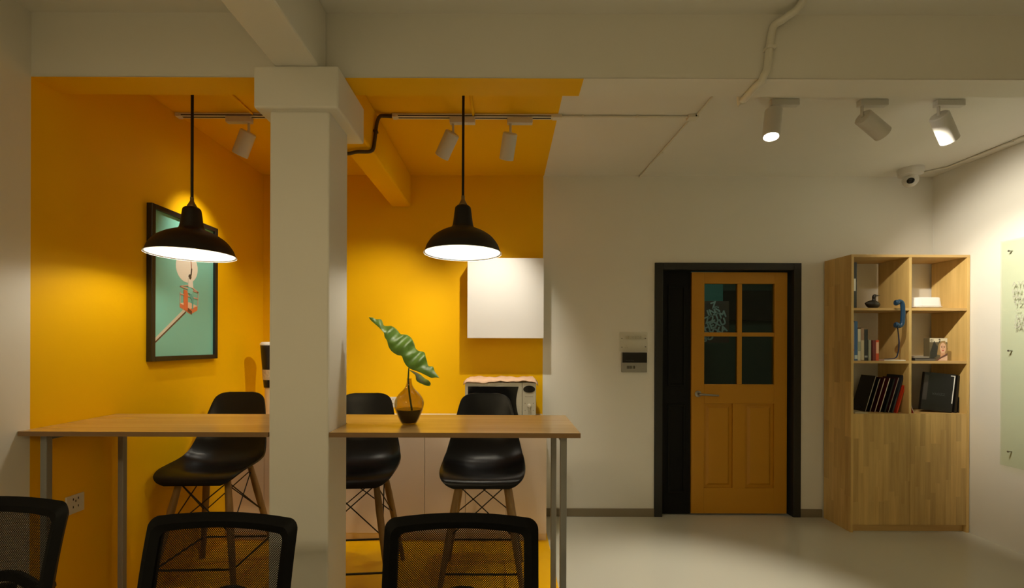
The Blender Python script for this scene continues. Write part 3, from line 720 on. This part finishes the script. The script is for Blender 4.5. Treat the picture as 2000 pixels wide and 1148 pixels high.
# telephone handset hooked over the shelf edge
hz = P(1757,603,BY-.02)
BLUE = paint('blue_bakelite', (.008,.045,.10,1), .42, .06)
hx = P(1757,600,BY-.03).x; HY = BY-.012
k_ = thing('telephone_handset', 'blue retro telephone handset hanging on the front edge of the upper shelf', 'telephone', (hx, HY, sz1))
hp_ = lambda u, v: P(u, v, HY-.02)
g = G(); sp_ = spline([tuple(hp_(1751,590.5))+(.011,),tuple(hp_(1757,588))+(.014,),tuple(hp_(1762,592))+(.0145,),tuple(hp_(1763.5,604))+(.0145,),tuple(hp_(1763.5,618))+(.0145,),tuple(hp_(1762,632))+(.0145,),tuple(hp_(1757,637))+(.014,),tuple(hp_(1751,635))+(.011,)],6)
g.tube([p[:3] for p in sp_], [p[3] for p in sp_], 16); obj('grip', g, BLUE, k_, smooth=True)
for u, v in ((1751.5,591),(1751.5,634.5)):
    g = G(); g.lathe([(.001,-.016),(.012,-.016),(.021,-.002),(.022,.006),(.019,.012),(.001,.013)], 24, axes(hp_(u,v), (-1,.25,.1))); obj('earpiece' if v < 600 else 'mouthpiece', g, BLUE, k_, smooth=True)
# coiled cord
pa = spline([tuple(hp_(1753,640)),tuple(P(1755,655,BY+.0)),tuple(P(1756,670,BY+.02)),tuple(P(1754.5,686,BY+.035)),tuple(P(1750,698,BY+.045)),tuple(P(1738,700.5,BY+.06)),tuple(P(1728,701,BY+.08))],14)
g = G(); cp_ = []
for i, p in enumerate(pa):
    for k in range(3):
        q = Vector(pa[min(i+1,len(pa)-1)])*(k/3)+Vector(p)*(1-k/3); an = (i*3+k)*2*PI/5
        cp_.append(q+Vector((.0032*math.cos(an), .0032*math.sin(an), 0)))
zmin = sz2+.012
cp_ = [Vector((p.x,p.y,max(p.z,zmin))) for p in cp_]
g.tube(cp_, .0024, 6); obj('coiled_cord', g, paint('blue_cord', (.012,.03,.10,1), .5), k_, smooth=True)
a, b = P(1726,702,3.39).x, P(1768,702,3.39).x
g = G(); g.box(a,b,3.385,3.53,sz2,sz2+.007); tag(obj('note_pad', g, ENAMEL, bevel=.001), 'thin white note pad lying under the blue telephone cord', 'pad')
# middle right: flat dark books and the portrait box
a, b = P(1784,700,3.42).x, P(1826,700,3.42).x
for i, (z0, h_, c_, sx, lb) in enumerate(((sz2,.022,(.020,.017,.016,1),0,'dark book lying flat, lower of two in the middle right compartment'),(sz2+.022,.012,(.30,.26,.22,1),.006,'grey paperback lying on top of the dark flat book'))):
    k_ = thing('book', lb, 'book', ((a+b)/2, 3.5, z0), 'flat books in the middle right compartment')
    g = G(); g.box(a+.002,b-.004-sx,3.41+sx,3.60,z0+.0005,z0+.003); g.box(a+.002,b-.004-sx,3.41+sx,3.60,z0+h_-.003,z0+h_-.0004); g.box(a+.002,a+.005,3.41+sx,3.60,z0+.003,z0+h_-.003); obj('cover', g, cov('flat_cover', c_), k_)
    g = G(); g.box(a+.005,b-.007-sx,3.413+sx,3.598,z0+.003,z0+h_-.003); obj('pages', g, PAGES if i else cov('dark_pages', (.10,.09,.08,1)), k_)
QY = BY+.045
q0, q1 = P(1815.5,702.5,QY), P(1850.5,660,QY); q0.z = sz2
k_ = thing('portrait_book', 'small thick book with a fair woman\'s portrait on the cover', 'book', ((q0.x+q1.x)/2, QY, sz2))
g = G(); g.box(q0.x,q1.x,QY,QY+.05,sz2,q1.z); cb = obj('cover', g, cov('portrait_bg', (.10,.075,.035,1)), k_, bevel=.001)
def cover_flat(name, pts, col, lay):
    g = G(); X = lambda a: q0.x+(q1.x-q0.x)*a; Z_ = lambda b: sz2+(q1.z-sz2)*b
    g.prism([(X(a),Z_(b)) for a,b in pts], QY-.0004*lay, QY+.0001, lambda a,b,h: (a,h,b)); obj(name, g, cov('cover_'+name, col), cb)
ell = lambda cx,cy,a,b: [(cx+a*math.cos(2*PI*k/20), cy+b*math.sin(2*PI*k/20)) for k in range(20)]
cover_flat('white_strip', [(0.01,.82),(.99,.82),(.99,.99),(.01,.99)], (.70,.62,.45,1), 1)
cover_flat('hair', [(.42,.28),(.50,.70),(.62,.86),(.85,.88),(.98,.70),(.98,.25),(.85,.2)], (.33,.20,.07,1), 2)
cover_flat('dark_corner', [(.02,.35),(.25,.88),(.45,.62),(.40,.20),(.02,.02)], (.02,.02,.012,1), 2)
cover_flat('neck', [(.62,.40),(.86,.44),(.88,.20),(.60,.14)], (.58,.30,.16,1), 3)
cover_flat('face', ell(.74,.56,.17,.235), (.70,.42,.27,1), 4)
cover_flat('shoulder', [(.40,.01),(.62,.17),(.90,.27),(.99,.24),(.99,.01)], (.66,.46,.33,1), 4)
cover_flat('garment', [(.34,.01),(.62,.17),(.99,.34),(.99,.24),(.62,.10),(.45,.01)], (.13,.05,.03,1), 5)
for ex in (.67,.81): cover_flat('eye', ell(ex,.60,.035,.018), (.06,.03,.02,1), 5); cover_flat('brow', [(ex-.05,.645),(ex+.05,.65),(ex+.05,.635),(ex-.05,.63)], (.16,.08,.03,1), 5)
cover_flat('nose', [(.735,.60),(.75,.60),(.765,.51),(.72,.51)], (.55,.29,.17,1), 5)
cover_flat('mouth', ell(.74,.455,.055,.018), (.50,.06,.05,1), 5)
g = text_geo('2', .034, Matrix.Translation((q0.x+(q1.x-q0.x)*.48, QY-.003, sz2+(q1.z-sz2)*.83)) @ FACE_CAM, None, .0004)
text_geo('E1', .026, Matrix.Translation((q0.x+.004, QY-.003, sz2+(q1.z-sz2)*.85)) @ FACE_CAM, g, .0004)
obj('lettering', g, BLACK_METAL, cb)['kind'] = 'stuff'

# lower left: leaning magazines
lean = math.radians(16.5)
GM = 'magazines leaning in the lower left compartment'
mags = [(1689,.0085,.295,(.010,.009,.009,1),(0.48,0.40,0.32,1),'black magazine at the left end of the leaning row'),
        (1698,.0085,.275,(.012,.010,.010,1),(0.51,0.43,0.34,1),'black magazine with dull brown edges, next to the leftmost leaning one'),
        (1707.5,.009,.278,(.06,.006,.006,1),(0.64,0.56,0.46,1),'dark red magazine with grey page edges in the leaning row'),
        (1717,.009,.280,(.09,.006,.007,1),(0.80,0.80,0.69,1),'dark red magazine with the palest page edges in the leaning row'),
        (1726.5,.012,.275,(.014,.015,.016,1),(.02,.02,.02,1),'thick charcoal magazine in the middle of the leaning row'),
        (1734,.008,.285,(.05,.006,.008,1),(.50,.46,.38,1),'thin maroon magazine left of the navy one'),
        (1741,.014,.305,(.022,.026,.034,1),(.05,.05,.055,1),'navy grey magazine left of the orange red one'),
        (1750,.013,.295,(.62,.045,.010,1),(.50,.46,.40,1),'orange red magazine at the right end of the leaning row')]
for i, (u, th_, h_, c_, pg_, lb) in enumerate(mags):
    Zf = BY+.10-.0085*i
    x = P(u, 806, Zf).x
    k_ = thing('magazine', lb, 'magazine', (x, Zf, sz3), GM)
    M = Matrix.Translation((x, Zf, sz3+.0005)) @ Matrix.Rotation(lean, 4, 'Y')
    dpt = .14
    g = G()
    for s_ in (0, th_-.002): g.obox(M @ Matrix.Translation((s_+.001, dpt/2, h_/2)), .001, dpt/2, h_/2)
    g.obox(M @ Matrix.Translation((th_/2, dpt-.001, h_/2)), th_/2, .001, h_/2)
    if i in (4,6,7): g.obox(M @ Matrix.Translation((th_/2, .001, h_/2)), th_/2, .001, h_/2)
    obj('cover', g, cov('mag_cover', c_, .4), k_)
    g = G(); g.obox(M @ Matrix.Translation((th_/2, dpt/2, h_/2)), th_/2-.002, dpt/2-.0004, h_/2-.002); obj('pages', g, cov('mag_pages', pg_, .8), k_)
a, b = P(1664.5,808,3.40).x+.002, P(1690,808,3.40).x
g = G(); g.box(a,b,BY+.005,BY+.12,sz3,sz3+.008); tag(obj('paper_stack', g, cov('cream_paper', (.46,.40,.28,1), .8), bevel=.001), 'thin cream paper stack at the bottom left of the lower compartment', 'papers')
a, b = P(1664.5,795,3.52).x, P(1688,795,3.52).x
g = G(); g.tube(spline([(a+.01,3.52,sz3+.015),(a+.04,3.50,sz3+.03),(a+.07,3.53,sz3+.04),(a+.10,3.55,sz3+.05)],5), .004, 8)
tag(obj('dark_cable', g, BLACK_METAL, smooth=True), 'short dark cable lying left of the leaning magazines', 'cable')
# lower right: red booklets and black folders
for i, (c_, lb, off) in enumerate((((.45,.035,.02,1),'thin red booklet leaning on the bookcase divider',.012),((.26,.19,.14,1),'thin beige booklet between the divider and red booklet',.004))):
    x = xd1+.003+off*1.9; k_ = thing('booklet', lb, 'booklet', (x, BY+.05, sz3), 'booklets leaning on the divider')
    h_ = .118 if i == 0 else .10
    M = Matrix.Translation((x+.022, BY+.03+.01*i, sz3+.0005)) @ Matrix.Rotation(-math.radians(21), 4, 'Y')
    g = G(); g.obox(M @ Matrix.Translation((-.0025,.075,h_/2)), .0025, .075, h_/2); obj('cover', g, cov('booklet_cover', c_), k_)
    g = G(); g.obox(M @ Matrix.Translation((-.0025,.074,h_/2)), .0015, .0755, h_/2-.002); obj('pages', g, PAGES, k_)
FB = paint('folder_black', (.006,.006,.006,1), .35, .1, 20)
def folder(cu, cv, Zc_, yaw, lean_, wdt, hgt, thk, label, edge=None, lettering=None):
    base = P(cu, cv, Zc_); base.z = sz3+.0008+wdt/2*math.sin(lean_)
    k_ = thing('box_file', label, 'box file', base, 'black box files in the lower right compartment')
    M = Matrix.Translation(base) @ Matrix.Rotation(yaw, 4, 'Z') @ Matrix.Rotation(lean_, 4, 'Y') @ Matrix.Translation((0,0,0))
    g = G(); g.obox(M @ Matrix.Translation((0,thk/2,hgt/2)), wdt/2, thk/2, hgt/2); obj('case', g, FB, k_, bevel=.002)
    if edge:
        g = G(); g.obox(M @ Matrix.Translation((wdt/2-.008,-.0006,hgt*.60)), .0028, .0008, hgt*.36); g.obox(M @ Matrix.Translation((wdt/2-.020,-.0006,hgt*.955)), .014, .0008, .003); obj('white_edge', g, ENAMEL, k_)
        g = G(); g.obox(M @ Matrix.Translation((-wdt/2+.016,-.0006,hgt*.60)), .014, .0008, hgt*.33); obj('grey_spine', g, cov('grey_spine', (.045,.038,.034,1)), k_)
    if lettering:
        g = text_geo(lettering, .026, M @ Matrix.Translation((-.04,-.001,hgt*.42)) @ FACE_CAM, None, .0003); obj('lettering', g, cov('grey_letters', (.06,.06,.06,1)), k_)['kind'] = 'stuff'
folder(1828, 806, BY+.075, math.radians(-14), math.radians(5.5), .205, .298, .028, 'large black box file with white edge strip, front of the lower right compartment', True, 'VAGZZ')
folder(1866, 806, BY+.052, 0, math.radians(5.5), .020, .292, .19, 'narrow black box file right of the white edged one', False)
folder(1873.5, 806, BY+.056, 0, math.radians(5.5), .022, .274, .18, 'black box file closest to the right side of the bookcase', False)

# ------------------------------------------------------------------ vase with a leaf on the table
VY = 2.02; vb = P(799,829,VY); vb.z = TZ
vs = thing('glass_vase', 'round amber glass vase with narrow neck on the bar table', 'vase', vb)
prof_o = [(.026,0),(.034,.004),(.047,.028),(.058,.055),(.0655,.082),(.0665,.098),(.061,.118),(.046,.140),(.028,.158),(.017,.174),(.0125,.190),(.0110,.205),(.0125,.209)]
so = spline(prof_o, 4)
GLASS = bpy.data.materials.new('amber_glass'); GLASS.use_nodes = True; b_ = GLASS.node_tree.nodes['Principled BSDF']
b_.inputs['Base Color'].default_value = (.55,.36,.14,1); b_.inputs['Transmission Weight'].default_value = 1; b_.inputs['Roughness'].default_value = .02; b_.inputs['IOR'].default_value = 1.2
VG = clear_glass('amber_clear_glass', (.82,.77,.58,1), .07)
Mv = Matrix.Translation(vb)
g = G(); inner = [(max(r-.003,.001), z+.003 if i < 3 else z) for i,(r,z) in enumerate(so)][::-1]
g.lathe([(.001,0)]+so+[(inner[0][0],inner[0][1])]+inner[1:]+[(.001,.004)], 40, Mv); obj('glass_body', g, VG, vs, smooth=True)
liq = [(r-.0036, z) for r,z in so if .006 < z < .076]
g = G(); g.lathe([(.001,.0065)]+liq+[(.001,liq[-1][1])], 36, Mv); obj('dark_water', g, paint('dark_water', (.010,.006,.003,1), .1), vs, smooth=True)
# leaf
pk = lambda a, b, dy=0: P(700+a*.2177, 600+b*.2177, VY+dy)
lf = thing('leaf_sprig', 'large glossy green lobed leaf standing in the amber vase', 'plant', vb)
U_ = [(728,632),(685,575),(670,532),(628,525),(615,480),(603,440),(590,402),(540,390),(512,365),(500,320),(470,270),(430,245),(380,240),(345,200),(300,168),(265,168),(228,163),(215,125),(195,105),(160,108),(130,92),(93,88)]
B_ = [(728,632),(690,628),(655,633),(600,606),(540,578),(490,562),(455,545),(425,515),(403,475),(388,435),(350,428),(300,395),(270,350),(258,300),(235,265),(230,230),(195,190),(150,150),(110,115),(93,88)]
def resample(pts, n):
    L = [0]
    for p, q in zip(pts, pts[1:]): L.append(L[-1]+math.dist(p,q))
    out = []; j = 0
    for i in range(n+1):
        s_ = L[-1]*i/n
        while j < len(L)-2 and L[j+1] < s_: j += 1
        t_ = (s_-L[j])/max(L[j+1]-L[j],1e-9); out.append(tuple(a+(b-a)*t_ for a,b in zip(pts[j],pts[j+1])))
    return out
def leaf_surface(U, B, n, m, amp, bulge, dy0):
    u, b = resample(spline(U,3), n), resample(spline(B,3), n)
    g = G()
    for i in range(n+1):
        for j in range(m+1):
            t_ = j/m; x = b[i][0]+(u[i][0]-b[i][0])*t_; y = b[i][1]+(u[i][1]-b[i][1])*t_
            s_ = i/n
            fade = math.sin(PI*min(1,max(0,s_)))
            dy = dy0 + amp*math.sin(2*PI*(9*s_)+2.2*t_)*t_*fade*1.0 + bulge*math.sin(PI*t_)*fade + .10*(t_)*fade
            g.v.append(tuple(pk(x,y,dy)))
    for i in range(n):
        for j in range(m):
            a = i*(m+1)+j; g.f.append((a,a+1,a+m+2,a+m+1)); g.m.append(0)
    return g
LEAF = paint('leaf_green', (.10,.20,.02,1), .42, .35, 25, .3, 60, spec=.35)
g = leaf_surface(U_, B_, 110, 14, .013, -.02, 0)
o = obj('leaf_blade', g, LEAF, lf, smooth='all'); md = o.modifiers.new('solid','SOLIDIFY'); md.thickness = .0012
U2 = [(462,562),(510,578),(555,602),(600,640),(632,655),(648,685)]; B2 = [(462,566),(490,588),(515,612),(523,658),(580,690),(635,706),(648,685)]
g = leaf_surface(U2, B2, 24, 6, .006, -.008, -.01)
o = obj('leaf_lobe', g, LEAF, lf, smooth='all'); md = o.modifiers.new('solid','SOLIDIFY'); md.thickness = .0012
g = G(); g.tube([pk(482,930,.0),pk(470,860),pk(458,780),pk(450,700),pk(447,640),pk(450,580),pk(452,545)], [.0045,.0045,.0042,.004,.004,.0035,.003], 8)
obj('stem', g, paint('stem_green', (.06,.10,.02,1), .4), lf, smooth=True)

# ------------------------------------------------------------------ bar stools
def make_stool(loc, rz, label):
    r = thing('bar_stool', label, 'bar stool', loc, 'bar stools behind the table', rz)
    SZ = .675
    prof = [(-.222,-.045,.150,.000),(-.222,-.030,.185,.000),(-.212,-.012,.210,.004),(-.19,-.002,.226,.010),(-.14,.002,.238,.022),(-.06,-.010,.243,.042),(.02,-.018,.243,.058),(.09,-.010,.240,.066),(.145,.025,.234,.066),(.178,.085,.224,.056),(.200,.160,.208,.042),(.220,.240,.190,.030),(.238,.320,.174,.020),(.250,.380,.158,.012),(.256,.408,.138,.008),(.259,.424,.108,.004),(.260,.430,.070,.002)]
    pr = spline(prof, 3); g = G(); m = 20; n = len(pr)
    for i, (y, z, hw, ra) in enumerate(pr):
        a, b = pr[max(i-1,0)], pr[min(i+1,n-1)]
        ty, tz = b[0]-a[0], b[1]-a[1]; L = math.hypot(ty,tz); ny, nz = -tz/L, ty/L     # normal towards the sitter
        for j in range(m+1):
            s_ = -1+2*j/m; k = abs(s_)**2.6
            g.v.append((s_*hw*1.03, y+ny*ra*k, SZ+z+nz*ra*k))
    for i in range(n-1):
        for j in range(m):
            a = i*(m+1)+j; g.f.append((a,a+1,a+m+2,a+m+1)); g.m.append(0)
    o = obj('seat_shell', g, PLASTIC_BLACK, r, smooth='all', local=True); md = o.modifiers.new('solid','SOLIDIFY'); md.thickness = .009; md.offset = 0
    bv = o.modifiers.new('bevel','BEVEL'); bv.width = .003; bv.segments = 2; bv.limit_method = 'ANGLE'
    top = [(-.135,-.12),(.135,-.12),(.135,.125),(-.135,.125)]; bot = [(-.24,-.235),(.24,-.235),(.24,.25),(-.24,.25)]
    at = lambda k, z: Vector((bot[k][0]+(top[k][0]-bot[k][0])*z/.64, bot[k][1]+(top[k][1]-bot[k][1])*z/.64, z))
    for k in range(4):
        g = G(); g.tube([at(k,0),at(k,.25),at(k,.48),at(k,.64)], [.0135,.0185,.0205,.0165], 14); obj('leg', g, LEGWOOD, r, smooth=True, local=True)
    g = G()
    for k in range(4):
        l = (k+1) % 4
        g.tube([at(k,.62),at(l,.34)], .0035, 8); g.tube([at(l,.62),at(k,.34)], .0035, 8)
    obj('wire_brace', g, BLACK_METAL, r, smooth=True, local=True)
    g = G(); zf = .152; c4 = [at(k,zf) for k in range(4)]
    ring = []
    for k in range(4):
        p, a, b = c4[k], c4[k-1], c4[(k+1)%4]
        p = p*1.0; out = Vector((p.x,p.y,0)).normalized()*.012
        p1 = p+(a-p).normalized()*.05+out*.4; p2 = p+(b-p).normalized()*.05+out*.4
        for t_ in (0,.25,.5,.75,1): ring.append((1-t_)**2*p1+2*t_*(1-t_)*(p+out)+t_*t_*p2)
    g.tube(ring, .006, 10, closed=True); obj('footrest', g, BLACK_METAL, r, smooth=True, local=True)
    g = G()
    g.box(-.13,.13,-.10,-.08,.635,.66); g.box(-.13,.13,.09,.11,.635,.66); g.box(-.02,.02,-.08,.09,.635,.656); obj('seat_mount', g, BLACK_METAL, r, bevel=.003, local=True)
    return r
s1 = make_stool((-.13, 2.655, 0), 0, 'black shell bar stool with wooden legs in front of the microwave')
dup(s1, (-.89, 2.65, 0), math.radians(5), 'black shell bar stool half hidden behind the white column')
dup(s1, (-1.76, 2.69, 0), math.radians(2), 'black shell bar stool below the framed picture, nearest the left wall')

# ------------------------------------------------------------------ mesh office chairs
MESH = bpy.data.materials.new('black_mesh_fabric'); MESH.use_nodes = True; nt = MESH.node_tree; pb = nt.nodes['Principled BSDF']
pb.inputs['Base Color'].default_value = (.004,.0035,.003,1); pb.inputs['Specular IOR Level'].default_value = .1; pb.inputs['Roughness'].default_value = .7
uvn = nt.nodes.new('ShaderNodeUVMap'); sx = nt.nodes.new('ShaderNodeSeparateXYZ'); nt.links.new(uvn.outputs[0], sx.inputs[0])
def mth(op, a, b=None):
    n_ = nt.nodes.new('ShaderNodeMath'); n_.operation = op
    for i, v in enumerate((a, b)):
        if v is None: continue
        if isinstance(v, (int, float)): n_.inputs[i].default_value = v
        else: nt.links.new(v, n_.inputs[i])
    return n_.outputs[0]
K = 2*PI/.0046
pa_, pb_ = mth('MULTIPLY', mth('ADD', sx.outputs[0], sx.outputs[1]), K*.72), mth('MULTIPLY', mth('SUBTRACT', sx.outputs[0], sx.outputs[1]), K*.72)
pr_ = mth('ADD', mth('SINE', pa_), mth('SINE', pb_))
hole = mth('GREATER_THAN', pr_, .55)
tr = nt.nodes.new('ShaderNodeBsdfTransparent'); mxs = nt.nodes.new('ShaderNodeMixShader')
nt.links.new(hole, mxs.inputs[0]); nt.links.new(pb.outputs[0], mxs.inputs[1]); nt.links.new(tr.outputs[0], mxs.inputs[2])
nt.links.new(mxs.outputs[0], nt.nodes['Material Output'].inputs[0])
def make_chair(loc, rz, label):
    """stands on the floor facing -Y; the mesh back leans away (+Y) at its top; loc.y is the top of the back"""
    r = thing('office_chair', label, 'office chair', loc, 'mesh office chairs', rz)
    TOP, SL = .925, .28
    def S(s, tt, off=0):                    # s across, tt below the top, off behind the mesh
        y = -SL*tt + .25*tt*tt - .30*s*s + .0 + off
        return (s, y, TOP - tt*.97)
    def loop(hw0, hw1, t0, t1, rad, arch, n=7):
        out = []
        for (sx_, sy_, a0) in ((1,-1,0),(1,1,1),(-1,1,2),(-1,-1,3)):
            pass
        pts = []
        corners = [(hw0, t0, 'tr'), (hw1, t1, 'br'), (-hw1, t1, 'bl'), (-hw0, t0, 'tl')]
        def arc(cx, cy, a0, a1):
            for i in range(n+1):
                an = math.radians(a0+(a1-a0)*i/n); pts.append((cx+rad*math.cos(an), cy-rad*math.sin(an)))
        for i in range(12): # top edge left -> right
            s_ = -1+2*i/11.0; x = s_*(hw0-rad); pts.append((x, t0))
        arc(hw0-rad, t0+rad, 90, 0)
        for i in range(1,12): f_ = i/12; pts.append((hw0+(hw1-hw0)*f_, t0+rad+(t1-t0-2*rad)*f_))
        arc(hw1-rad, t1-rad, 0, -90)
        for i in range(1,12): s_ = 1-2*i/12.0; pts.append((s_*(hw1-rad), t1))
        arc(-hw1+rad, t1-rad, 270, 180)
        for i in range(1,12): f_ = 1-i/12; pts.append((-(hw0+(hw1-hw0)*f_), t0+rad+(t1-t0-2*rad)*f_))
        arc(-hw0+rad, t0+rad, 180, 90)
        return [(x, y + arch*(x/hw0)**2) for x, y in pts]
    out, inn = loop(.226,.222,0,.47,.028,.012), loop(.184,.182,.042,.43,.018,.012)
    N = len(out); g = G(); rings = []
    for (lp, off, k) in ((out,.006,0),(out,-.010,0),(inn,-.012,1),(inn,.010,1)):
        pass
    mid = [((a[0]+b[0])/2,(a[1]+b[1])/2) for a,b in zip(out,inn)]
    secs = [[S(a,b,0) for a,b in out], [S(a,b,-.014) for a,b in mid], [S(a,b,-.004) for a,b in inn], [S(a,b,.014) for a,b in inn], [S(a,b,.026) for a,b in mid]]
    for s_ in secs: g.v += s_
    for q_ in range(5):
        for i in range(N):
            a = q_*N; b = ((q_+1)%5)*N; j = (i+1)%N
            g.f.append((a+i,a+j,b+j,b+i)); g.m.append(0)
    obj('back_frame', g, CHAIR_BLACK, r, smooth=True, local=True)
    g = G(); g.uv = []; nx_, nz_ = 20, 20
    for i in range(nz_+1):
        tt = .03+(.445-.03)*i/nz_
        for j in range(nx_+1):
            s_ = -.2+.4*j/nx_; t2 = tt + .012*(s_/.226)**2
            g.v.append(S(s_,t2,.004)); g.uv.append((s_, tt))
    for i in range(nz_):
        for j in range(nx_):
            a = i*(nx_+1)+j; g.f.append((a,a+1,a+nx_+2,a+nx_+1)); g.m.append(0)
    obj('mesh_back', g, MESH, r, smooth='all', local=True)
    # lumbar bracket behind the mesh
    B = .075
    g = G(); pth = spline([S(-.192,.205+.045,.012),S(-.165,.222+.045,.05),S(-.105,.25+.045,B),S(-.070,.232+.045,B),S(-.03,.215+.045,B),S(0,.211+.045,B),S(.03,.215+.045,B),S(.070,.232+.045,B),S(.105,.25+.045,B),S(.165,.222+.045,.05),S(.192,.205+.045,.012)],5)
    g.tube(pth, [.016 if .12 < i/len(pth) < .88 else .012 for i in range(len(pth))], 10)
    g.tube(spline([S(-.105,.25+.045,B),S(-.06,.268+.045,B),S(0,.274+.045,B),S(.06,.268+.045,B),S(.105,.25+.045,B)],5), .013, 10)
    obj('lumbar_support', g, CHAIR_BLACK, r, smooth=True, local=True)
    y0 = S(0,.47,0)[1]
    g = G(); pp = [S(0,.28,B), S(0,.40,.06), (0,y0+.05,.40), (0,y0-.03,.385), (0,y0-.2,.385)]
    g.tube(spline(pp,5), .024, 10); obj('spine', g, CHAIR_BLACK, r, smooth=True, local=True)
    cyy = y0-.24
    g = G(); outl = rrect(0, cyy, .235, .225, .09, 8); n_ = len(outl)
    for (sc_, z) in ((.9,.41),(1,.425),(1,.455),(.96,.472),(.8,.48)): g.v += [(x*sc_, cyy+(y-cyy)*sc_, z) for x,y in outl]
    for q_ in range(4):
        for i in range(n_): g.f.append((q_*n_+i,q_*n_+(i+1)%n_,(q_+1)*n_+(i+1)%n_,(q_+1)*n_+i)); g.m.append(0)
    g.f += [tuple(reversed(range(n_))), tuple(range(4*n_,5*n_))]; g.m += [0,0]
    obj('seat', g, paint('black_seat_cloth', (.010,.010,.010,1), .85, .1, 30, .3, 500), r, smooth=True, local=True)
    g = G(); g.tube([(0,cyy,.09),(0,cyy,.28)], .026, 14); g.tube([(0,cyy,.28),(0,cyy,.40)], .015, 12); g.box(-.09,.09,cyy-.11,cyy+.13,.375,.411); obj('gas_lift', g, CHAIR_BLACK, r, smooth=True, local=True)
    for k in range(5):
        an = 2*PI*k/5+.3; e_ = Vector((math.cos(an)*.30, cyy+math.sin(an)*.30, .075))
        g = G(); g.tube([(0,cyy,.10),((e_.x)*.55,cyy+(e_.y-cyy)*.55,.095),e_], [.026,.02,.015], 10); lg = obj('base_arm', g, CHAIR_BLACK, r, smooth=True, local=True)
        g = G(); dv_ = Vector((-math.sin(an), math.cos(an), 0))
        for s_ in (-1,1):
            g.lathe([(.001,-.008),(.022,-.008),(.0275,-.004),(.0275,.004),(.022,.008),(.001,.008)], 18, axes(Vector((e_.x,e_.y,.0275))+dv_*.014*s_, dv_))
        g.tube([(e_.x,e_.y,.0275),(e_.x,e_.y,.08)], .006, 8)
        obj('caster', g, CHAIR_BLACK, lg, smooth=True, local=True)
    return r
ch = make_chair((-.127, 1.32, 0), 0, 'black mesh office chair in front of the right bar stool')
dup(ch, (-.83, 1.32, 0), math.radians(-2), 'black mesh office chair in front of the white column and left bar stool')
o = dup(ch, (-1.51, 1.32, 0), 0, 'black mesh office chair cut off by the left edge, beside the table leg')
for c in o.children:
    if c.name.split('.')[0] in ('back_frame','mesh_back','lumbar_support','spine'): c.location.z = .045
